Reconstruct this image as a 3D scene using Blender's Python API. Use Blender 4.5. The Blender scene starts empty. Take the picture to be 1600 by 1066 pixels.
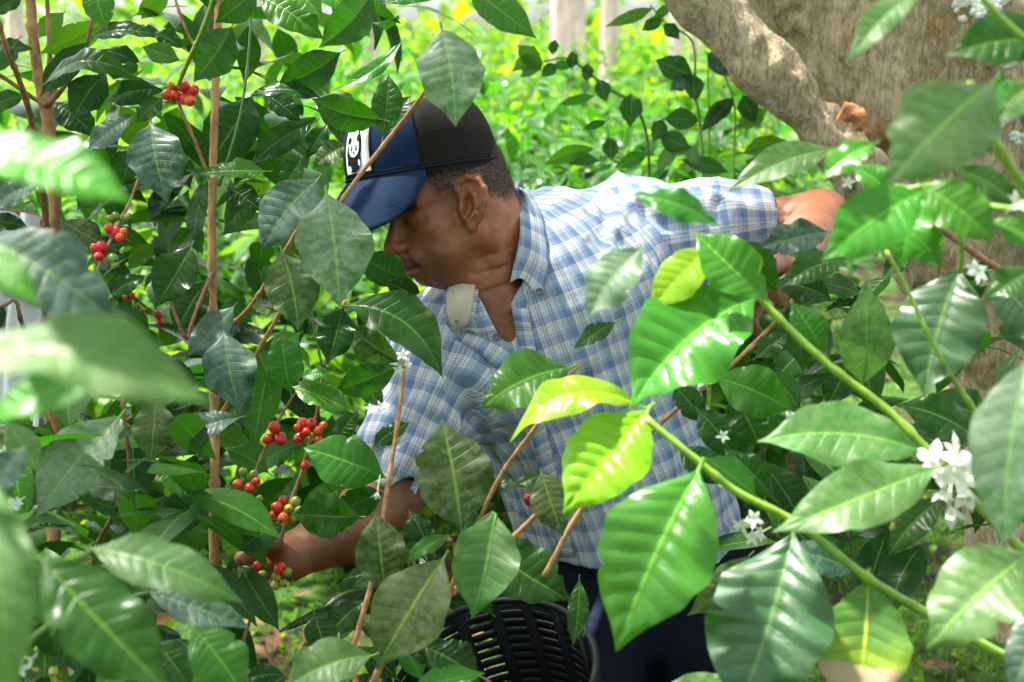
import bpy, math, random
import numpy as np
from mathutils import Vector, Matrix
from mathutils.bvhtree import BVHTree

scene = bpy.context.scene
col = scene.collection
R = math.radians
# ------------------------------------------------------------------ camera
CAM_H, PITCH, FPX = 1.55, 13.0, 2222.2          # focal length in photograph pixels (50 mm on 36 mm)
cam_d = bpy.data.cameras.new("camera")
cam_d.lens = 50.0; cam_d.sensor_width = 36.0
cam_d.clip_start = 0.02; cam_d.clip_end = 800.0
cam_d.dof.use_dof = True; cam_d.dof.focus_distance = 1.78; cam_d.dof.aperture_fstop = 6.2
cam = bpy.data.objects.new("camera", cam_d); col.objects.link(cam)
cam.location = (0, 0, CAM_H); cam.rotation_euler = (R(90 - PITCH), 0, 0)
scene.camera = cam
# ------------------------------------------------------------------ sky and sun
SUN_EL, SUN_AZ = 64.0, -62.0                      # azimuth from +Y towards +X
wd = bpy.data.worlds.new("World"); scene.world = wd; wd.use_nodes = True
nt = wd.node_tree; bg = nt.nodes["Background"]
sk = nt.nodes.new("ShaderNodeTexSky"); sk.sky_type = 'NISHITA'; sk.sun_disc = False
sk.sun_elevation = R(SUN_EL); sk.sun_rotation = R(SUN_AZ)
sk.air_density = 1.0; sk.dust_density = 2.5; sk.ozone_density = 1.0
hs = nt.nodes.new("ShaderNodeHueSaturation"); hs.inputs['Saturation'].default_value = .18   # thin white cloud
nt.links.new(sk.outputs[0], hs.inputs['Color']); nt.links.new(hs.outputs[0], bg.inputs[0]); bg.inputs[1].default_value = 0.15
sl = bpy.data.lights.new("sun", 'SUN'); sl.energy = 4.8; sl.angle = R(3.0); sl.color = (1, .95, .86)
sun = bpy.data.objects.new("sun", sl); col.objects.link(sun)
SUND = Vector((math.sin(R(SUN_AZ)) * math.cos(R(SUN_EL)), math.cos(R(SUN_AZ)) * math.cos(R(SUN_EL)), math.sin(R(SUN_EL))))
sun.rotation_euler = (-SUND).to_track_quat('-Z', 'Y').to_euler()
vs = scene.view_settings
scene.display_settings.display_device = 'sRGB'
vs.view_transform = 'Standard'; vs.look = 'None'; vs.gamma = 1.0; vs.use_curve_mapping = False
vs.exposure = 2.0
cy = scene.cycles
cy.use_denoising = True
cy.max_bounces = 8; cy.diffuse_bounces = 3; cy.glossy_bounces = 3; cy.transmission_bounces = 4; cy.transparent_max_bounces = 8
cy.sample_clamp_indirect = 6.0
cy.caustics_reflective = False; cy.caustics_refractive = False

# ------------------------------------------------------------------ coordinates
AX = np.array([1.0, 0, 0]); AU = np.array([0, math.sin(R(PITCH)), math.cos(R(PITCH))]); AF = np.array([0, math.cos(R(PITCH)), -math.sin(R(PITCH))])
CL = np.array([0, 0, CAM_H])
M3 = np.stack([AX, AU, AF])                        # camera axes as rows
def C(px, py, d): return np.array([(px - 800) / FPX * d, (533 - py) / FPX * d, d], float)
def W(c): return np.asarray(c, float) @ M3 + CL    # camera axes to world
def P(px, py, d): return W(C(px, py, d))
def toC(w): return (np.asarray(w, float) - CL) @ M3.T
# ------------------------------------------------------------------ scene helpers
def mkmesh(name, V, F, mats, uv=None, smooth=True, mi=None):
    """V (n,3), F list of arrays (k,3) or (k,4)."""
    me = bpy.data.meshes.new(name)
    if isinstance(F, np.ndarray): F = [F]
    F = [np.asarray(f, np.int32) for f in F if len(f)]
    V = np.asarray(V, np.float32)
    me.vertices.add(len(V)); me.vertices.foreach_set("co", V.ravel())
    loops = np.concatenate([f.ravel() for f in F])
    tot = np.concatenate([np.full(len(f), f.shape[1], np.int32) for f in F])
    st = np.concatenate([[0], np.cumsum(tot)[:-1]]).astype(np.int32)
    me.loops.add(len(loops)); me.loops.foreach_set("vertex_index", loops.astype(np.int32))
    me.polygons.add(len(tot)); me.polygons.foreach_set("loop_start", st)
    me.update(calc_edges=True)
    if uv is not None:
        l = me.uv_layers.new(name="UVMap")
        u = np.asarray(uv, np.float32)
        if len(u) == len(V): u = u[loops]
        l.data.foreach_set("uv", u.ravel())
    me.polygons.foreach_set("use_smooth", np.full(len(tot), smooth))
    for m in (mats if isinstance(mats, (list, tuple)) else [mats]): me.materials.append(m)
    if mi is not None: me.polygons.foreach_set("material_index", np.asarray(mi, np.int32))
    me.update()
    return me
def link(name, me, parent=None, loc=None):
    o = bpy.data.objects.new(name, me); col.objects.link(o)
    if loc is not None: o.location = loc
    if parent is not None: o.parent = parent
    return o
def tag(o, label=None, cat=None, group=None, kind=None):
    if label: o['label'] = label
    if cat: o['category'] = cat
    if group: o['group'] = group
    if kind: o['kind'] = kind
    return o
def empty(name, loc, label, cat, group=None):
    o = bpy.data.objects.new(name, None); col.objects.link(o); o.location = Vector(loc); o.empty_display_size = .1
    return tag(o, label, cat, group)
def child(name, V, F, mats, parent, uv=None, smooth=True, mi=None, base=None):
    """mesh from world coordinates, parented; origin at base (world)"""
    V = np.asarray(V, float)
    pw = np.zeros(3)
    q = parent
    while q is not None:
        pw = pw + np.array(q.location); q = q.parent
    b = V.mean(0) if base is None else np.asarray(base, float)
    return link(name, mkmesh(name, V - b, F, mats, uv, smooth, mi), parent, Vector(b - pw))
class MB:
    """mesh collector"""
    def __init__(s): s.V = []; s.F4 = []; s.F3 = []; s.U = []; s.n = 0; s.m4 = []; s.m3 = []
    def add(s, V, F, uv=None, m=0):
        V = np.asarray(V, float); F = np.asarray(F, int)
        s.V.append(V); s.U.append(np.zeros((len(V), 2)) if uv is None else np.asarray(uv, float))
        if F.shape[1] == 4: s.F4.append(F + s.n); s.m4.append(np.full(len(F), m))
        else: s.F3.append(F + s.n); s.m3.append(np.full(len(F), m))
        s.n += len(V)
    def get(s):
        if getattr(s, 'pend', None): flush_leaves(s)
        F = []; mi = []
        if s.F4: F.append(np.concatenate(s.F4)); mi.append(np.concatenate(s.m4))
        if s.F3: F.append(np.concatenate(s.F3)); mi.append(np.concatenate(s.m3))
        return np.concatenate(s.V), F, np.concatenate(s.U), np.concatenate(mi)
    def child(s, name, mats, parent, smooth=True, base=None):
        V, F, U, mi = s.get()
        return child(name, V, F, mats, parent, U, smooth, mi, base)
def nrm(v): v = np.asarray(v, float); return v / (np.linalg.norm(v) + 1e-12)
def catmull(pts, n):
    p = np.asarray(pts, float)
    if len(p) == 2:
        t = np.linspace(0, 1, n)[:, None]; return p[0] * (1 - t) + p[1] * t
    q = np.vstack([2 * p[0] - p[1], p, 2 * p[-1] - p[-2]])
    t = np.linspace(0, len(p) - 1 - 1e-9, n); i = t.astype(int); f = (t - i)[:, None]
    a, b, c, d = q[i], q[i + 1], q[i + 2], q[i + 3]
    return .5 * (2 * b + (c - a) * f + (2 * a - 5 * b + 4 * c - d) * f ** 2 + (3 * b - a - 3 * c + d) * f ** 3)
def tube(pts, rad, ns=8, n=None, cap=True):
    """tube along smooth path; rad is scalar/array over path control points. returns V,F,uv"""
    n = n or max(4, 5 * (len(pts) - 1) + 1)
    c = catmull(pts, n)
    r = np.interp(np.linspace(0, 1, n), np.linspace(0, 1, len(np.atleast_1d(rad))) if np.ndim(rad) else [0], np.atleast_1d(rad)) if np.ndim(rad) else np.full(n, rad)
    t = np.gradient(c, axis=0); t /= np.linalg.norm(t, axis=1, keepdims=True) + 1e-12
    u = nrm(np.cross(t[0], [0.31, .22, .93] if abs(t[0][2]) < .9 else [1, .1, 0]))
    V = []; U = []
    a = np.linspace(0, 2 * math.pi, ns, endpoint=False)
    L = 0
    for i in range(n):
        u = nrm(u - t[i] * u.dot(t[i])); w = np.cross(t[i], u)
        if i: L += np.linalg.norm(c[i] - c[i - 1])
        V.append(c[i] + r[i] * (np.cos(a)[:, None] * u + np.sin(a)[:, None] * w))
        U.append(np.stack([a / 6.283 * .1, np.full(ns, L)], 1))
    V = np.concatenate(V); U = np.concatenate(U)
    i, j = np.meshgrid(np.arange(n - 1), np.arange(ns), indexing='ij'); i = i.ravel(); j = j.ravel(); k = (j + 1) % ns
    F = np.stack([i * ns + j, i * ns + k, (i + 1) * ns + k, (i + 1) * ns + j], 1)
    if cap:
        V = np.vstack([V, c[-1:] + t[-1] * r[-1] * .4, c[:1] - t[0] * r[0] * .4]); U = np.vstack([U, U[-1:], U[:1]])
        q = np.arange(ns); b = (n - 1) * ns; e = n * ns
        F = np.vstack([F, np.stack([b + q, b + (q + 1) % ns, np.full(ns, e), np.full(ns, e)], 1)[:, [0, 1, 2, 2]], np.stack([(q + 1) % ns, q, np.full(ns, e + 1), np.full(ns, e + 1)], 1)[:, [0, 1, 2, 2]]])
        tri = F[-2 * ns:, :3]; F = F[:-2 * ns]
        return V, F, U, tri
    return V, F, U, np.zeros((0, 3), int)
def addtube(mb, pts, rad, ns=8, n=None, m=0, cap=True):
    V, F, U, T = tube(pts, rad, ns, n, cap)
    k = mb.n; mb.add(V, F, U, m)
    if len(T): mb.F3.append(T + k); mb.m3.append(np.full(len(T), m))
def grid_faces(nv, nu):
    i, j = np.meshgrid(np.arange(nv - 1), np.arange(nu - 1), indexing='ij'); i = i.ravel(); j = j.ravel()
    return np.stack([i * nu + j, i * nu + j + 1, (i + 1) * nu + j + 1, (i + 1) * nu + j], 1)
def h3(x, y, z):
    n = (x * 374761393 + y * 668265263 + z * 1274126177) & 0xffffffff
    n = ((n ^ (n >> 13)) * 1274126177) & 0xffffffff
    return ((n ^ (n >> 16)) & 0xffff) / 65535.0
def vnoise(p):
    """value noise of points (n,3), -1..1"""
    i = np.floor(p).astype(np.int64); f = p - i; f = f * f * (3 - 2 * f)
    x, y, z = i.T; r = 0
    for a in (0, 1):
        for b in (0, 1):
            for c in (0, 1):
                w = (f[:, 0] if a else 1 - f[:, 0]) * (f[:, 1] if b else 1 - f[:, 1]) * (f[:, 2] if c else 1 - f[:, 2])
                r = r + w * h3(x + a, y + b, z + c)
    return r * 2 - 1
# ------------------------------------------------------------------ materials
class NT:
    def __init__(s, name):
        s.m = bpy.data.materials.new(name); s.m.use_nodes = True; s.t = s.m.node_tree; s.t.nodes.clear()
        s.out = s.n("ShaderNodeOutputMaterial")
    def n(s, typ, **kw):
        x = s.t.nodes.new(typ)
        for k, v in kw.items():
            if k.startswith('i_'): x.inputs[k[2:].replace('_', ' ')].default_value = v
            else: setattr(x, k, v)
        return x
    def l(s, a, b): s.t.links.new(a, b)
    def val(s, x, sock):
        if hasattr(x, 'links'): s.l(x, sock)
        else: sock.default_value = x
    def math(s, op, a, b=0.0, c=None, clamp=False):
        x = s.n("ShaderNodeMath", operation=op, use_clamp=clamp); s.val(a, x.inputs[0]); s.val(b, x.inputs[1])
        if c is not None: s.val(c, x.inputs[2])
        return x.outputs[0]
    def step(s, a, lo, hi):
        x = s.n("ShaderNodeMapRange", interpolation_type='SMOOTHSTEP'); s.val(a, x.inputs[0]); x.inputs[1].default_value = lo; x.inputs[2].default_value = hi
        return x.outputs[0]
    def mix(s, f, a, b, blend='MIX'):
        x = s.n("ShaderNodeMix", data_type='RGBA', blend_type=blend); s.val(f, x.inputs[0])
        for v, k in ((a, 6), (b, 7)):
            if hasattr(v, 'links'): s.l(v, x.inputs[k])
            else: x.inputs[k].default_value = (*v, 1) if len(v) == 3 else v
        return x.outputs[2]
    def noise(s, scale, detail=3, rough=.55, vec=None, dist=0.0):
        x = s.n("ShaderNodeTexNoise"); x.inputs['Scale'].default_value = scale; x.inputs['Detail'].default_value = detail; x.inputs['Roughness'].default_value = rough; x.inputs['Distortion'].default_value = dist
        s.l(vec if vec is not None else s.coord(), x.inputs['Vector']); return x.outputs[0]
    def coord(s, k='Object'):
        if not hasattr(s, '_tc'): s._tc = s.n("ShaderNodeTexCoord")
        return s._tc.outputs[k]
    def scaled(s, v, sc):
        x = s.n("ShaderNodeMapping"); s.l(v, x.inputs[0]); x.inputs['Scale'].default_value = sc; return x.outputs[0]
    def bump(s, h, strength=.3, dist=.001, nrm=None):
        x = s.n("ShaderNodeBump"); x.inputs['Strength'].default_value = strength; x.inputs['Distance'].default_value = dist; s.l(h, x.inputs['Height'])
        if nrm is not None: s.l(nrm, x.inputs['Normal'])
        return x.outputs[0]
    def bsdf(s, color, rough=.5, spec=.5, normal=None, **kw):
        x = s.n("ShaderNodeBsdfPrincipled")
        if hasattr(color, 'links'): s.l(color, x.inputs['Base Color'])
        else: x.inputs['Base Color'].default_value = (*color, 1)
        s.val(rough, x.inputs['Roughness']); s.val(spec, x.inputs['Specular IOR Level'])
        for k, v in kw.items(): s.val(v, x.inputs[k.replace('_', ' ')])
        if normal is not None: s.l(normal, x.inputs['Normal'])
        return x
    def done(s, sh): s.l(sh.outputs[0] if hasattr(sh, 'outputs') else sh, s.out.inputs[0]); return s.m

def leaf_mat(name, base, trans, dust_sheen=0.0, dust_sheen_col=(.22, .27, .17), rough=.36, transl=.3, vein=.35, veincol=None, spots=.55, scorch=False, edge=0.0, spec=.42):
    t = NT(name)
    uvn = t.n("ShaderNodeUVMap"); sp = t.n("ShaderNodeSeparateXYZ"); t.l(uvn.outputs[0], sp.inputs[0])
    u = t.math('ABSOLUTE', t.math('MULTIPLY', t.math('SUBTRACT', sp.outputs[0], .5), 2.0)); v = sp.outputs[1]
    oi = t.n("ShaderNodeObjectInfo"); rnd = oi.outputs['Random']
    mid = t.math('SUBTRACT', 1.0, t.step(u, .015, .06))
    ph = t.math('MULTIPLY', t.math('SUBTRACT', v, t.math('MULTIPLY', u, .11)), 10.0)
    fr = t.math('ABSOLUTE', t.math('SUBTRACT', t.math('FRACT', ph), .5))          # .5 at the vein
    vn = t.math('MULTIPLY', t.step(fr, .40, .5), t.math('SUBTRACT', 1.0, t.step(u, .55, .95)))
    n1 = t.noise(22, 4); n2 = t.noise(160, 4, .65); n3 = t.noise(55, 3, .6)
    hue = t.n("ShaderNodeHueSaturation"); hue.inputs['Color'].default_value = (*base, 1)
    t.l(t.math('ADD', .485, t.math('MULTIPLY', rnd, .03)), hue.inputs['Hue'])
    t.l(t.math('ADD', .75, t.math('ADD', t.math('MULTIPLY', rnd, .35), t.math('MULTIPLY', n1, .3))), hue.inputs['Value'])
    c = hue.outputs[0]
    c = t.mix(t.math('MULTIPLY', t.step(n1, .45, .75), .35), c, tuple(min(1, x * 1.8 + .01) for x in base))
    c = t.mix(t.math('MULTIPLY', u, edge), c, tuple(min(1, x * 1.5) for x in base))
    if dust_sheen:  # dusty film; in some kinds it also paints in sky sheen
        dm = t.math('MULTIPLY', t.step(t.math('ADD', t.math('MULTIPLY', n2, .55), t.math('MULTIPLY', n3, .45)), .40, .60), dust_sheen)
        c = t.mix(dm, c, dust_sheen_col)
        dm2 = t.math('MULTIPLY', t.step(t.noise(9, 3), .45, .6), dust_sheen * .5)
        c = t.mix(dm2, c, tuple(x * .8 for x in dust_sheen_col))
    vc = veincol or (base[0] * 1.5 + .075, base[1] * 1.5 + .12, base[2] + .012)
    c = t.mix(t.math('MULTIPLY', vn, vein * .45), c, vc)
    c = t.mix(t.math('MULTIPLY', mid, min(1, vein * 2.0)), c, tuple(min(1, x * 1.25 + .02) for x in vc))
    if spots:
        vo = t.n("ShaderNodeTexVoronoi"); vo.inputs['Scale'].default_value = 24; t.l(t.coord(), vo.inputs['Vector'])
        sm = t.math('MULTIPLY', t.math('SUBTRACT', 1.0, t.step(vo.outputs['Distance'], .03, .15)), t.step(t.noise(11, 1), .48, .55))
        c = t.mix(t.math('MULTIPLY', sm, spots), c, (.42, .36, .10))
    if scorch:
        sm = t.step(t.math('ADD', v, t.math('MULTIPLY', t.math('SUBTRACT', t.noise(30, 4), .5), .16)), .60, .63)
        c = t.mix(sm, c, (.50, .33, .22))
        ym = t.math('MULTIPLY', t.step(t.math('ADD', v, t.math('MULTIPLY', n3, .25)), .5, .72), t.math('SUBTRACT', 1.0, sm))
        c = t.mix(t.math('MULTIPLY', ym, .7), c, (.30, .42, .03))
    geo = t.n("ShaderNodeNewGeometry")
    cb = t.mix(.45, c, tuple(min(1, x * 1.6 + .03) for x in base))
    cc = t.mix(geo.outputs['Backfacing'], c, cb)
    h = t.math('ADD', t.math('MULTIPLY', n2, .25), t.math('MULTIPLY', vn, -.8))
    bn = t.bump(h, .35, .0012)
    rg = t.math('ADD', rough - .13, t.math('MULTIPLY', n3, .14 + .25 * min(1, dust_sheen)))
    rg = t.math('ADD', rg, t.math('MULTIPLY', geo.outputs['Backfacing'], .15))
    b = t.bsdf(cc, rg, spec, bn)
    tr = t.n("ShaderNodeBsdfTranslucent"); t.l(t.mix(t.math('MULTIPLY', t.math('MAXIMUM', mid, t.math('MULTIPLY', vn, .6)), .45), trans, tuple(min(1, x * 1.7 + .02) for x in trans)), tr.inputs[0])
    mx = t.n("ShaderNodeMixShader"); mx.inputs[0].default_value = transl; t.l(b.outputs[0], mx.inputs[1]); t.l(tr.outputs[0], mx.inputs[2])
    return t.done(mx)
LM = {
 'd': leaf_mat("leaf dark mature", (.012, .058, .007), (.05, .25, .004), .24, (.07, .13, .04), rough=.33, transl=.26, spec=.17),
 'k': leaf_mat("leaf dark crisp", (.008, .040, .006), (.035, .18, .004), .14, (.05, .10, .035), rough=.30, transl=.22, spec=.15),
 'm': leaf_mat("leaf green", (.026, .125, .010), (.07, .34, .006), .28, (.09, .19, .05), rough=.33, transl=.3, spec=.2),
 'g': leaf_mat("leaf glossy fresh", (.036, .165, .009), (.13, .44, .006), .12, (.12, .26, .05), rough=.38, transl=.24, spots=.3, spec=.36),
 'y': leaf_mat("leaf young yellow green", (.185, .385, .008), (.36, .64, .008), 0.0, rough=.36, transl=.34, vein=.25, spots=.2, spec=.4),
 'p': leaf_mat("leaf pale dusty", (.038, .125, .020), (.13, .38, .015), .60, (.14, .215, .085), rough=.40, transl=.26, vein=.35, spec=.34),
 'o': leaf_mat("leaf olive mottled", (.016, .055, .009), (.08, .24, .008), .80, (.115, .155, .060), rough=.38, transl=.2, vein=.45, spec=.2),
 'b': leaf_mat("leaf dusty with bluish sheen", (.012, .050, .018), (.03, .16, .02), .68, (.115, .175, .145), rough=.36, transl=.15, vein=.3, spec=.24),  # bluish sky sheen painted in with the dusty grey
 'w': leaf_mat("leaf dusty with whitish sheen", (.045, .130, .036), (.12, .36, .03), .80, (.23, .30, .215), rough=.40, transl=.24, vein=.35, spec=.45),  # dusty white that also paints in a pale sky sheen
 'h': leaf_mat("leaf dark with sky sheen", (.014, .070, .012), (.05, .25, .005), .22, (.07, .135, .07), rough=.45, transl=.22, vein=.3, spec=.75),
 's': leaf_mat("leaf scorched tip", (.045, .16, .016), (.13, .38, .012), .1, rough=.34, transl=.3, scorch=True, veincol=(.36, .42, .03), vein=.6),
 'f': leaf_mat("leaf background sunlit tint", (.120, .250, .007), (.36, .59, .006), 0.0, rough=.45, transl=.45, vein=.1, spots=0, spec=.12),  # sunlight on the far leaves put into the yellow green
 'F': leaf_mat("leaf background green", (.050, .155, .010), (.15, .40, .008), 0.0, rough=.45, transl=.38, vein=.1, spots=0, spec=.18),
}
def simple(name, col_, rough=.6, spec=.4, nscale=40, namp=.3, bump=.2, bdist=.002, stretch=None, col2=None, **kw):
    t = NT(name); v = t.coord()
    if stretch: v = t.scaled(v, stretch)
    n = t.noise(nscale, 5, .6, v)
    c = t.mix(t.step(n, .3, .7), tuple(x * (1 - namp) for x in col_), col2 or tuple(min(1, x * (1 + namp)) for x in col_))
    return t.done(t.bsdf(c, rough, spec, t.bump(n, bump, bdist), **kw))
MT = {
 'tan': simple("bark tan twig", (.36, .185, .075), .6, .3, 90, .35, .5, .001),
 'brown': simple("bark brown twig", (.22, .115, .055), .7, .3, 90, .4, .6, .001),
 'stem': simple("bark pale stem", (.34, .195, .085), .75, .2, 60, .45, .7, .0015, (1, 1, .35)),
 'green': simple("twig green", (.20, .36, .03), .4, .5, 60, .25, .2, .0005),
 'dgreen': simple("twig dark green", (.07, .17, .02), .45, .5, 60, .25, .2, .0005),
 'white': simple("blossom white", (.84, .84, .78), .5, .3, 60, .06, .1, .0005, Subsurface_Weight=.2),
 'pale': simple("blossom tube", (.55, .62, .38), .5, .3, 60, .1, .1, .0005),
}
def cherry_mat(name, c1, c2, sp=.5):
    t = NT(name); oi = t.n("ShaderNodeObjectInfo")
    n = t.noise(70, 3); f = t.step(t.math('ADD', n, t.math('MULTIPLY', t.math('SUBTRACT', oi.outputs['Random'], .5), .5)), .3, .7)
    c = t.mix(f, c1, c2)
    return t.done(t.bsdf(c, .28, sp, t.bump(t.noise(300, 2), .05, .0004), Subsurface_Weight=.12))
CH = {
 'r': cherry_mat("cherry red", (.40, .016, .007), (.55, .040, .010)),
 'o': cherry_mat("cherry orange", (.60, .060, .010), (.58, .13, .014)),
 'c': cherry_mat("cherry crimson", (.52, .012, .045), (.62, .03, .03)),
 'w': cherry_mat("cherry wine", (.20, .008, .014), (.30, .015, .02)),
 'g': cherry_mat("cherry green", (.10, .22, .02), (.16, .30, .03)),
 'l': cherry_mat("cherry lime", (.17, .28, .02), (.30, .30, .025)),
 'k': simple("calyx brown", (.06, .035, .02), .8),
}
# ------------------------------------------------------------------ leaves
_pv = np.array([0, .05, .12, .22, .34, .46, .58, .70, .80, .88, .94, 1.0]); _pw = np.array([.02, .13, .38, .70, .93, 1.0, .97, .82, .57, .29, .12, .01])
def leaf_profile(v):
    x = np.linspace(0, 1, 201); y = np.interp(x, _pv, _pw)
    k = np.hanning(17); k /= k.sum(); yp = np.convolve(np.pad(y, 8, mode='edge'), k, 'valid'); yp[0] = .02; yp[-1] = .01
    return np.interp(v, x, yp)
def leaf_geo(B, T, N, Wd, nv=44, nu=12, arch=.10, side=0.0, fold=.22, wave=.05, quilt=.018, curl=0.0, twist=0.0, seed=0, pet=None, thick=0):
    rg = np.random.RandomState(seed)
    B = np.asarray(B, float); T = np.asarray(T, float); ax = T - B; L = np.linalg.norm(ax); a = ax / L
    n = nrm(N - a * np.dot(N, a)); s = np.cross(a, n)
    v = np.linspace(0, 1, nv)[:, None]; u = np.linspace(-1, 1, nu + 1)[None, :]
    w = leaf_profile(v[:, 0])[:, None] * Wd / 2
    # uneven outline
    f1, f2, p1, p2 = rg.uniform(1.5, 3), rg.uniform(4, 7), rg.uniform(0, 6.28), rg.uniform(0, 6.28)
    sgn = np.sign(u)
    w = w * (1 + .035 * np.sin(f1 * 6.28 * v + p1 + sgn * 1.3) + .018 * np.sin(f2 * 6.28 * v + p2 - sgn))
    for _ in range(rg.choice([0, 0, 1, 2])):                                     # bites in the edge
        v0 = rg.uniform(.2, .9); sd_ = rg.choice([-1, 1]); w = w * (1 - rg.uniform(.10, .32) * np.exp(-((v - v0) / rg.uniform(.012, .03)) ** 2) * (sgn == sd_) * (nv > 20))
    au = np.abs(u)
    bow = 4 * v * (1 - v)
    z = fold * au * w - curl * au ** 2 * w
    z = z + wave * Wd * au ** 2 * (np.sin(6.28 * (rg.uniform(1.2, 2.0) * v + rg.uniform(0, 1)) + sgn * 1.1) + .5 * np.sin(6.28 * (rg.uniform(3, 4.5) * v + rg.uniform(0, 1)) - sgn * .7)) * np.sin(np.pi * np.clip(v, 0, 1)) ** .5
    ph = 10 * (v - .11 * au)
    z = z + quilt * Wd * np.abs(np.sin(np.pi * ph)) ** .8 * np.sin(np.pi * np.clip(au * .98 + .02, 0, 1)) ** .6 * np.sin(np.pi * v) ** .4
    th = twist * (v - .4)
    x = u * w
    zz = x * np.sin(th) + z * np.cos(th); xx = x * np.cos(th) - z * np.sin(th)
    cen = B + a * (L * v) + n * (arch * L * bow) + s * (side * L * bow)
    pts = cen[:, None, :] + xx[:, :, None] * s + zz[:, :, None] * n
    V = pts.reshape(-1, 3); U = np.stack([np.broadcast_to(u * .5 + .5, z.shape), np.broadcast_to(v, z.shape)], -1).reshape(-1, 2)
    F = grid_faces(nv, nu + 1)
    mb = MB(); mb.add(V, F, U)
    pet = B - a * L * .07 if pet is None else np.asarray(pet, float)
    pr = min(.0022, Wd * .022)
    # midrib ridge seen on the underside and the petiole, one strip of tube
    path = np.vstack([pet, B - n * pr * .3, cen[nv // 4] - n * pr * .7, cen[nv // 2] - n * pr * .7, cen[3 * nv // 4] - n * pr * .5])
    V2, F2, U2, T2 = tube(path, [pr * 1.0, pr * .95, pr * .75, pr * .55, pr * .2], 5, 14, False)
    mb.add(V2, F2, np.tile([[.5, .5]], (len(V2), 1)))
    return mb
LEAFN = [0]
def leaf(parent, bx, by, tx, ty, wpx, d, kind='d', up=.55, dt=None, pet=None, label=None, **kw):
    """one traced leaf. base and tip in photograph pixels, d depth in metres of its base."""
    LEAFN[0] += 1
    s = d / FPX
    if dt is None: dt = -.30 * (ty - by) * s if ty > by else -.22 * (ty - by) * s
    if 'tilt' in kw: dt = kw.pop('tilt')
    db, dtp = d, d + dt
    off = -dt * .4
    B = P(bx, by, db + off); T = P(tx, ty, dtp + off)
    toCam = nrm(CL - (B + T) / 2)
    N = nrm(toCam * (1 - abs(up) * .45) + np.array([0, 0, 1.0]) * up + kw.pop('nx', 0.0) * AX)
    if 'flip' in kw: N = -N if kw.pop('flip') else N
    a = nrm(T - B); n = nrm(N - a * N.dot(a)); sd = np.cross(a, n)
    sv = sd - toCam * sd.dot(toCam); vis = max(.42, np.linalg.norm(sv - a * sv.dot(a)))
    Wd = wpx * s / vis
    L = np.linalg.norm(T - B)
    Wd = min(Wd, L * .62)
    rr = random.Random(LEAFN[0] * 7 + 3)
    g = dict(arch=rr.uniform(.05, .13), fold=rr.uniform(.10, .26), wave=rr.uniform(.04, .10), quilt=rr.uniform(.014, .030), curl=rr.uniform(0, .12), twist=rr.uniform(-.25, .25), side=rr.uniform(-.04, .04))
    g.update(kw)
    mb = leaf_geo(B, T, N, Wd, seed=LEAFN[0], pet=None if pet is None else P(pet[0], pet[1], pet[2] if len(pet) > 2 else db + off), **g)
    o = mb.child("leaf", [LM[kind]], parent, base=B)
    if label: o['label'] = label
    return o
def rand_leaf(mb, base, dirv, L, rng, m=0, nv=7, nu=4, up=None, wr=.42):
    """queue a small free leaf in a collector (foliage masses)"""
    if not hasattr(mb, 'pend'): mb.pend = {}
    n = (np.array([0, 0, 1.0]) if up is None else up) + rng.normal(0, .25, 3)
    mb.pend.setdefault((nv, nu), []).append((*base, *dirv, *n, L, L * wr * rng.uniform(.85, 1.15), rng.uniform(.04, .16), rng.uniform(.1, .3), rng.uniform(0, .05), rng.uniform(-.4, .4), rng.rand(), m))
def flush_leaves(mb):
    pend = mb.pend; mb.pend = None
    for (nv, nu), q in pend.items():
        q = np.array(q); K = len(q); B = q[:, 0:3]; a = q[:, 3:6]; a = a / np.linalg.norm(a, axis=1, keepdims=True); n = q[:, 6:9]; L, Wd, arch, fold, wave, tw, ph, m = q[:, 9:17].T
        n = n - a * (n * a).sum(1, keepdims=True); n /= np.linalg.norm(n, axis=1, keepdims=True) + 1e-9; s = np.cross(a, n)
        v = np.linspace(0, 1, nv); u = np.linspace(-1, 1, nu + 1); w = leaf_profile(v)[None, :, None] * (Wd / 2)[:, None, None]
        U, Vv = u[None, None, :], v[None, :, None]; E = lambda x: x[:, None, None]
        x = U * w; z = E(fold) * np.abs(U) * w - .1 * U ** 2 * w + E(wave * Wd) * U ** 2 * np.sin(6.28 * (1.6 * Vv + E(ph)) + np.sign(U) * 1.1)
        th = E(tw) * (Vv - .4); x, z = x * np.cos(th) - z * np.sin(th), x * np.sin(th) + z * np.cos(th)
        z = z + E(arch * L) * 4 * Vv * (1 - Vv)
        P_ = B[:, None, None, :] + (E(L) * Vv + 0 * U)[..., None] * a[:, None, None, :] + x[..., None] * s[:, None, None, :] + z[..., None] * n[:, None, None, :]
        g = grid_faces(nv, nu + 1); k = nv * (nu + 1)
        F = (g[None] + (np.arange(K) * k)[:, None, None]).reshape(-1, 4)
        uv = np.stack([np.broadcast_to(U * .5 + .5, (K, nv, nu + 1)), np.broadcast_to(Vv, (K, nv, nu + 1))], -1).reshape(-1, 2)
        n0 = mb.n; mb.add(P_.reshape(-1, 3), F, uv); mb.m4[-1] = np.repeat(m.astype(int), len(g))
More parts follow.
